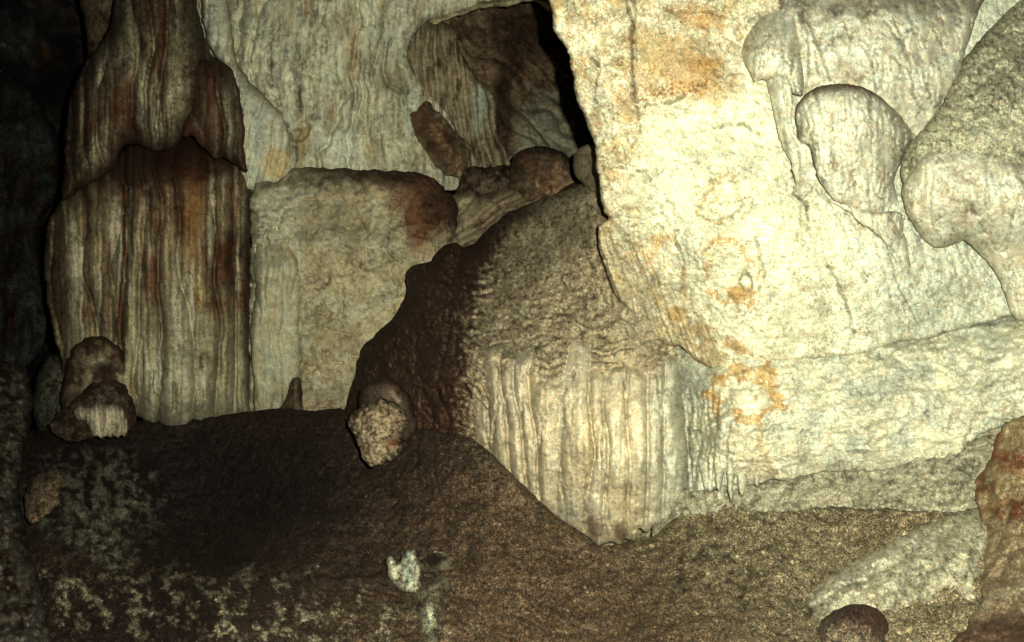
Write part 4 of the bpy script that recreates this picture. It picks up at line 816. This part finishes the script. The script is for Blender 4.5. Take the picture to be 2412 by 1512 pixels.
def s_or(x, y, d):
    c = lay(np.tile([.25, .185, .095], (len(x), 1)), (BROWN, mott(x, y, 60, -.05, .25, 557) * .6), ([.22, .17, .10], sstep(1150, 1260, y) * .6), (RED * .9, blob(x, y, 2385, 1085, 50, 26, .2, .6, 551, 24, .6) * .9), (RED * .8, blob(x, y, 2400, 1200, 60, 26, 0, .6, 552, 24, .5) * .95), (RED, crack(x, y, [(2350, 1010), (2345, 1060), (2312, 1110), (2305, 1200), (2318, 1300)], 9, 8, 3) * .8),
            (TAN * .8, mott(x, y, 30, 0, .3, 553) * .6), ([.20, .15, .09], sstep(1290, 1360, y) * .8), (BROWN * .7, sstep(1430, 1470, y + (x - 2350) * .3 + fbm(x, y, 30, 3, 3) * 24) * .85), ([.33, .30, .2], crack(x, y, [(2280, 1440), (2350, 1400), (2430, 1385)], 11, 8, 4) * .7))
    return det(x, y, .02, 554) + ribs(y + x * .3, x, 40, 200, 555, .5) * .010 + ridged(x, y, 50, 3, 556) * .012, c
o = rock("orange_rock", [(2370, 1000), (2412, 975), (2700, 940), (2700, 1700), (2200, 1700), (2230, 1540), (2290, 1460), (2310, 1400), (2305, 1320), (2316, 1250), (2306, 1200), (2300, 1140), (2330, 1080), (2348, 1030)],
     [(2320, 1100, 2.64), (2412, 1000, 2.6), (2412, 1200, 2.4), (2310, 1300, 2.47), (2650, 1200, 2.3), (2250, 1500, 2.10), (2330, 1450, 2.12), (2500, 1500, 1.95), (2400, 1650, 1.8)], s_or, M_TAN, R=16, H=.02, skirt=.3, seed=41, jit=9)
tag(o, "orange-tinged rock with dark red patches at the lower right edge", "rock")

# ================================================================== SMALL FORMATIONS ON THE MUD
t = thing("stalagmite", "stubby stalagmite with muddy cap and pale pitted face before the dark flank", "stalagmite", (900, 1100, 3.2))
def s_cap(x, y, d):
    c = lay(np.tile([.085, .056, .038], (len(x), 1)), (BROWN * .4, sstep(14, 2, d) * .8), ([.14, .10, .065], mott(x, y, 8, .15, .45, 561) * .7), ([.30, .25, .17], crack(x, y, [(925, 925), (940, 945)], 5, 4, 3) * .7))
    return det(x, y, .012, 562), c
rock("cap", [(846, 960), (848, 925), (862, 905), (888, 895), (918, 895), (945, 908), (962, 930), (975, 960), (985, 1000), (975, 1030), (940, 1040), (880, 1020), (850, 1000)], [(850, 950, 3.42), (905, 920, 3.34), (980, 990, 3.42), (900, 1010, 3.30)], s_cap, M_TAN, t, R=30, H=.09, skirt=.35, seed=42)
def s_face(x, y, d):
    v = veins(x, y, 34, 571, .10, .8)
    c = lay(np.tile([.34, .27, .165], (len(x), 1)), (BROWN * .8, v * .8), (BROWN * .6, mott(x, y, 11, .0, .25, 572) * .85), (RED * .9, blob(x, y, 930, 1045, 18, 12, .2, .5, 3, 10, .6) * .7), (DIRT * .5, sstep(22, 4, d) * mott(x, y, 9, -.15, .15, 573)))
    return det(x, y, .022, 574) - v * .022 + ridged(x, y, 20, 3, 575) * .012, c
rock("pitted_face", [(822, 990), (850, 958), (890, 942), (925, 945), (952, 965), (962, 1000), (945, 1030), (950, 1055), (930, 1080), (905, 1094), (880, 1098), (862, 1086), (848, 1068), (838, 1040), (825, 1015)],
     [(830, 1000, 3.28), (890, 1000, 3.17), (950, 1000, 3.26), (890, 1080, 3.16)], s_face, M_TAN, t, R=22, H=.06, skirt=.25, seed=43, jit=6)

def s_cal(x, y, d):
    c = lay(np.tile([.42, .40, .28], (len(x), 1)), ([.46, .55, .44], crack(x, y, [(962, 1300), (962, 1370)], 10, 5, 3) * .8), (DIRT * .5, mott(x, y, 13, .0, .25, 581) * .85), (DIRT, sstep(1370, 1400, y) * .5), (DIRT * .5, sstep(10, 2, d) * .6))
    return det(x, y, .02, 582) + ridged(x, y, 16, 3, 583) * .012, c
o = rock("calcite_lump", [(906, 1318), (918, 1306), (930, 1318), (942, 1324), (954, 1298), (974, 1292), (988, 1325), (990, 1362), (992, 1388), (972, 1398), (950, 1396), (934, 1384), (916, 1362)], [(920, 1340, 2.70), (965, 1330, 2.64), (980, 1410, 2.56)], s_cal, M_PALE, R=14, H=.04, skirt=.12, seed=44, jit=4, g=2.4)
tag(o, "pale greenish calcite lump sticking out of the mud, left one of a pair", "calcite lump", "calcite lumps on the mud floor")
def s_cal2(x, y, d):
    c = lay(np.tile([.40, .36, .23], (len(x), 1)), (DIRT * .4, blob(x, y, 1020, 1318, 26, 18, 0, .5, 5, 12, .8)), (DIRT * .5, mott(x, y, 12, .0, .25, 591) * .8), (PALE, blob(x, y, 1048, 1335, 12, 12, 0, .5, 6, 8, .6)))
    return det(x, y, .02, 592) + ridged(x, y, 15, 3, 593) * .012, c
o = rock("calcite_lump", [(994, 1326), (1006, 1306), (1030, 1298), (1050, 1308), (1064, 1322), (1066, 1344), (1048, 1356), (1022, 1366), (1000, 1362), (990, 1346)], [(1000, 1335, 2.63), (1030, 1330, 2.57), (1055, 1335, 2.61)], s_cal2, M_PALE, R=12, H=.04, skirt=.12, seed=45, jit=4, g=2.4)
tag(o, "small cream calcite lump with a dark hollow on the mud, right one of a pair", "calcite lump", "calcite lumps on the mud floor")
def s_cal3(x, y, d):
    c = lay(np.tile([.22, .20, .13], (len(x), 1)), (MUD * 1.2, mott(x, y, 24, -.1, .2, 603) * .8), ([.36, .37, .25], blob(x, y, 1010, 1462, 16, 30, 0, .5, 7, 12, .7)), (DIRT * .5, mott(x, y, 12, .05, .3, 601) * .7))
    return det(x, y, .012, 602), c
o = rock("pale_rib", [(930, 1378), (970, 1372), (1010, 1360), (1050, 1350), (1068, 1352), (1066, 1375), (1056, 1410), (1046, 1450), (1040, 1500), (1050, 1580), (1000, 1600), (990, 1500), (985, 1450), (960, 1410)], [(930, 1380, 2.74), (1068, 1360, 2.66), (970, 1440, 2.52), (1056, 1440, 2.50), (985, 1530, 2.33), (1045, 1530, 2.33), (1012, 1420, 2.41), (1012, 1530, 2.22), (1000, 1375, 2.56)], s_cal3, M_MUD, R=30, H=.08, skirt=.12, seed=46, jit=4)
tag(o, "dull pale rib of rock running down below the pair of calcite lumps", "rock")

# ---- loose crumbs of mud and grit on the floor (nobody could count them)
def gravel():
    rg = np.random.RandomState(5); n = 5500
    x = rg.uniform(60, 2350, n * 3); y = rg.uniform(1010, 1560, n * 3)
    dens = .25 + .75 * sstep(900, 1700, x) + .3 * fbm(x, y, 90, 3, 88)
    m = (rg.rand(n * 3) < dens) & (y > np.interp(x, [p[0] for p in gtop], [p[1] for p in gtop]) + 14)
    x, y = x[m][:n], y[m][:n]; n = len(x)
    p, c = s_ground(x, y, np.full(n, 100.))
    P = ray(x, y, GROUND_D(x, y) - p)
    s = 0.0014 + 0.005 * rg.rand(n) ** 5
    phi = (1 + 5 ** .5) / 2
    iv = np.array([(-1, phi, 0), (1, phi, 0), (-1, -phi, 0), (1, -phi, 0), (0, -1, phi), (0, 1, phi), (0, -1, -phi), (0, 1, -phi), (phi, 0, -1), (phi, 0, 1), (-phi, 0, -1), (-phi, 0, 1)]) / 1.9
    it = np.array([(0, 11, 5), (0, 5, 1), (0, 1, 7), (0, 7, 10), (0, 10, 11), (1, 5, 9), (5, 11, 4), (11, 10, 2), (10, 7, 6), (7, 1, 8), (3, 9, 4), (3, 4, 2), (3, 2, 6), (3, 6, 8), (3, 8, 9), (4, 9, 5), (2, 4, 11), (6, 2, 10), (8, 6, 7), (9, 8, 1)])
    V = iv[None] * (1 + .35 * rg.randn(n, 12, 1).clip(-1.3, 1.3)) * s[:, None, None] * (.7 + .6 * rg.rand(n, 1, 3))
    V = V + P[:, None] ; V[:, :, 2] -= s[:, None] * .2
    T = (it[None] + (np.arange(n) * 12)[:, None, None]).reshape(-1, 3)
    col = np.repeat(np.clip(c * (.35 + .75 * rg.rand(n, 1)), 0, .6), 12, 0)
    org = P.mean(0); V = V.reshape(-1, 3) - org
    me = bpy.data.meshes.new("gravel"); me.vertices.add(len(V)); me.vertices.foreach_set("co", V.astype(np.float32).ravel())
    me.loops.add(T.size); me.loops.foreach_set("vertex_index", T.astype(np.int32).ravel())
    me.polygons.add(len(T)); me.polygons.foreach_set("loop_start", np.arange(0, T.size, 3, dtype=np.int32)); me.polygons.foreach_set("loop_total", np.full(len(T), 3, np.int32))
    me.update(calc_edges=True)
    ca = me.color_attributes.new("mineral_colour", 'FLOAT_COLOR', 'POINT')
    ca.data.foreach_set("color", np.concatenate([col, np.ones((len(col), 1))], 1).astype(np.float32).ravel())
    me.materials.append(M_TAN)
    o = bpy.data.objects.new("gravel", me); COL.objects.link(o); o.location = org
    tag(o, "loose grit and crumbs of mud scattered over the cave floor", "gravel", kind='stuff')
gravel()
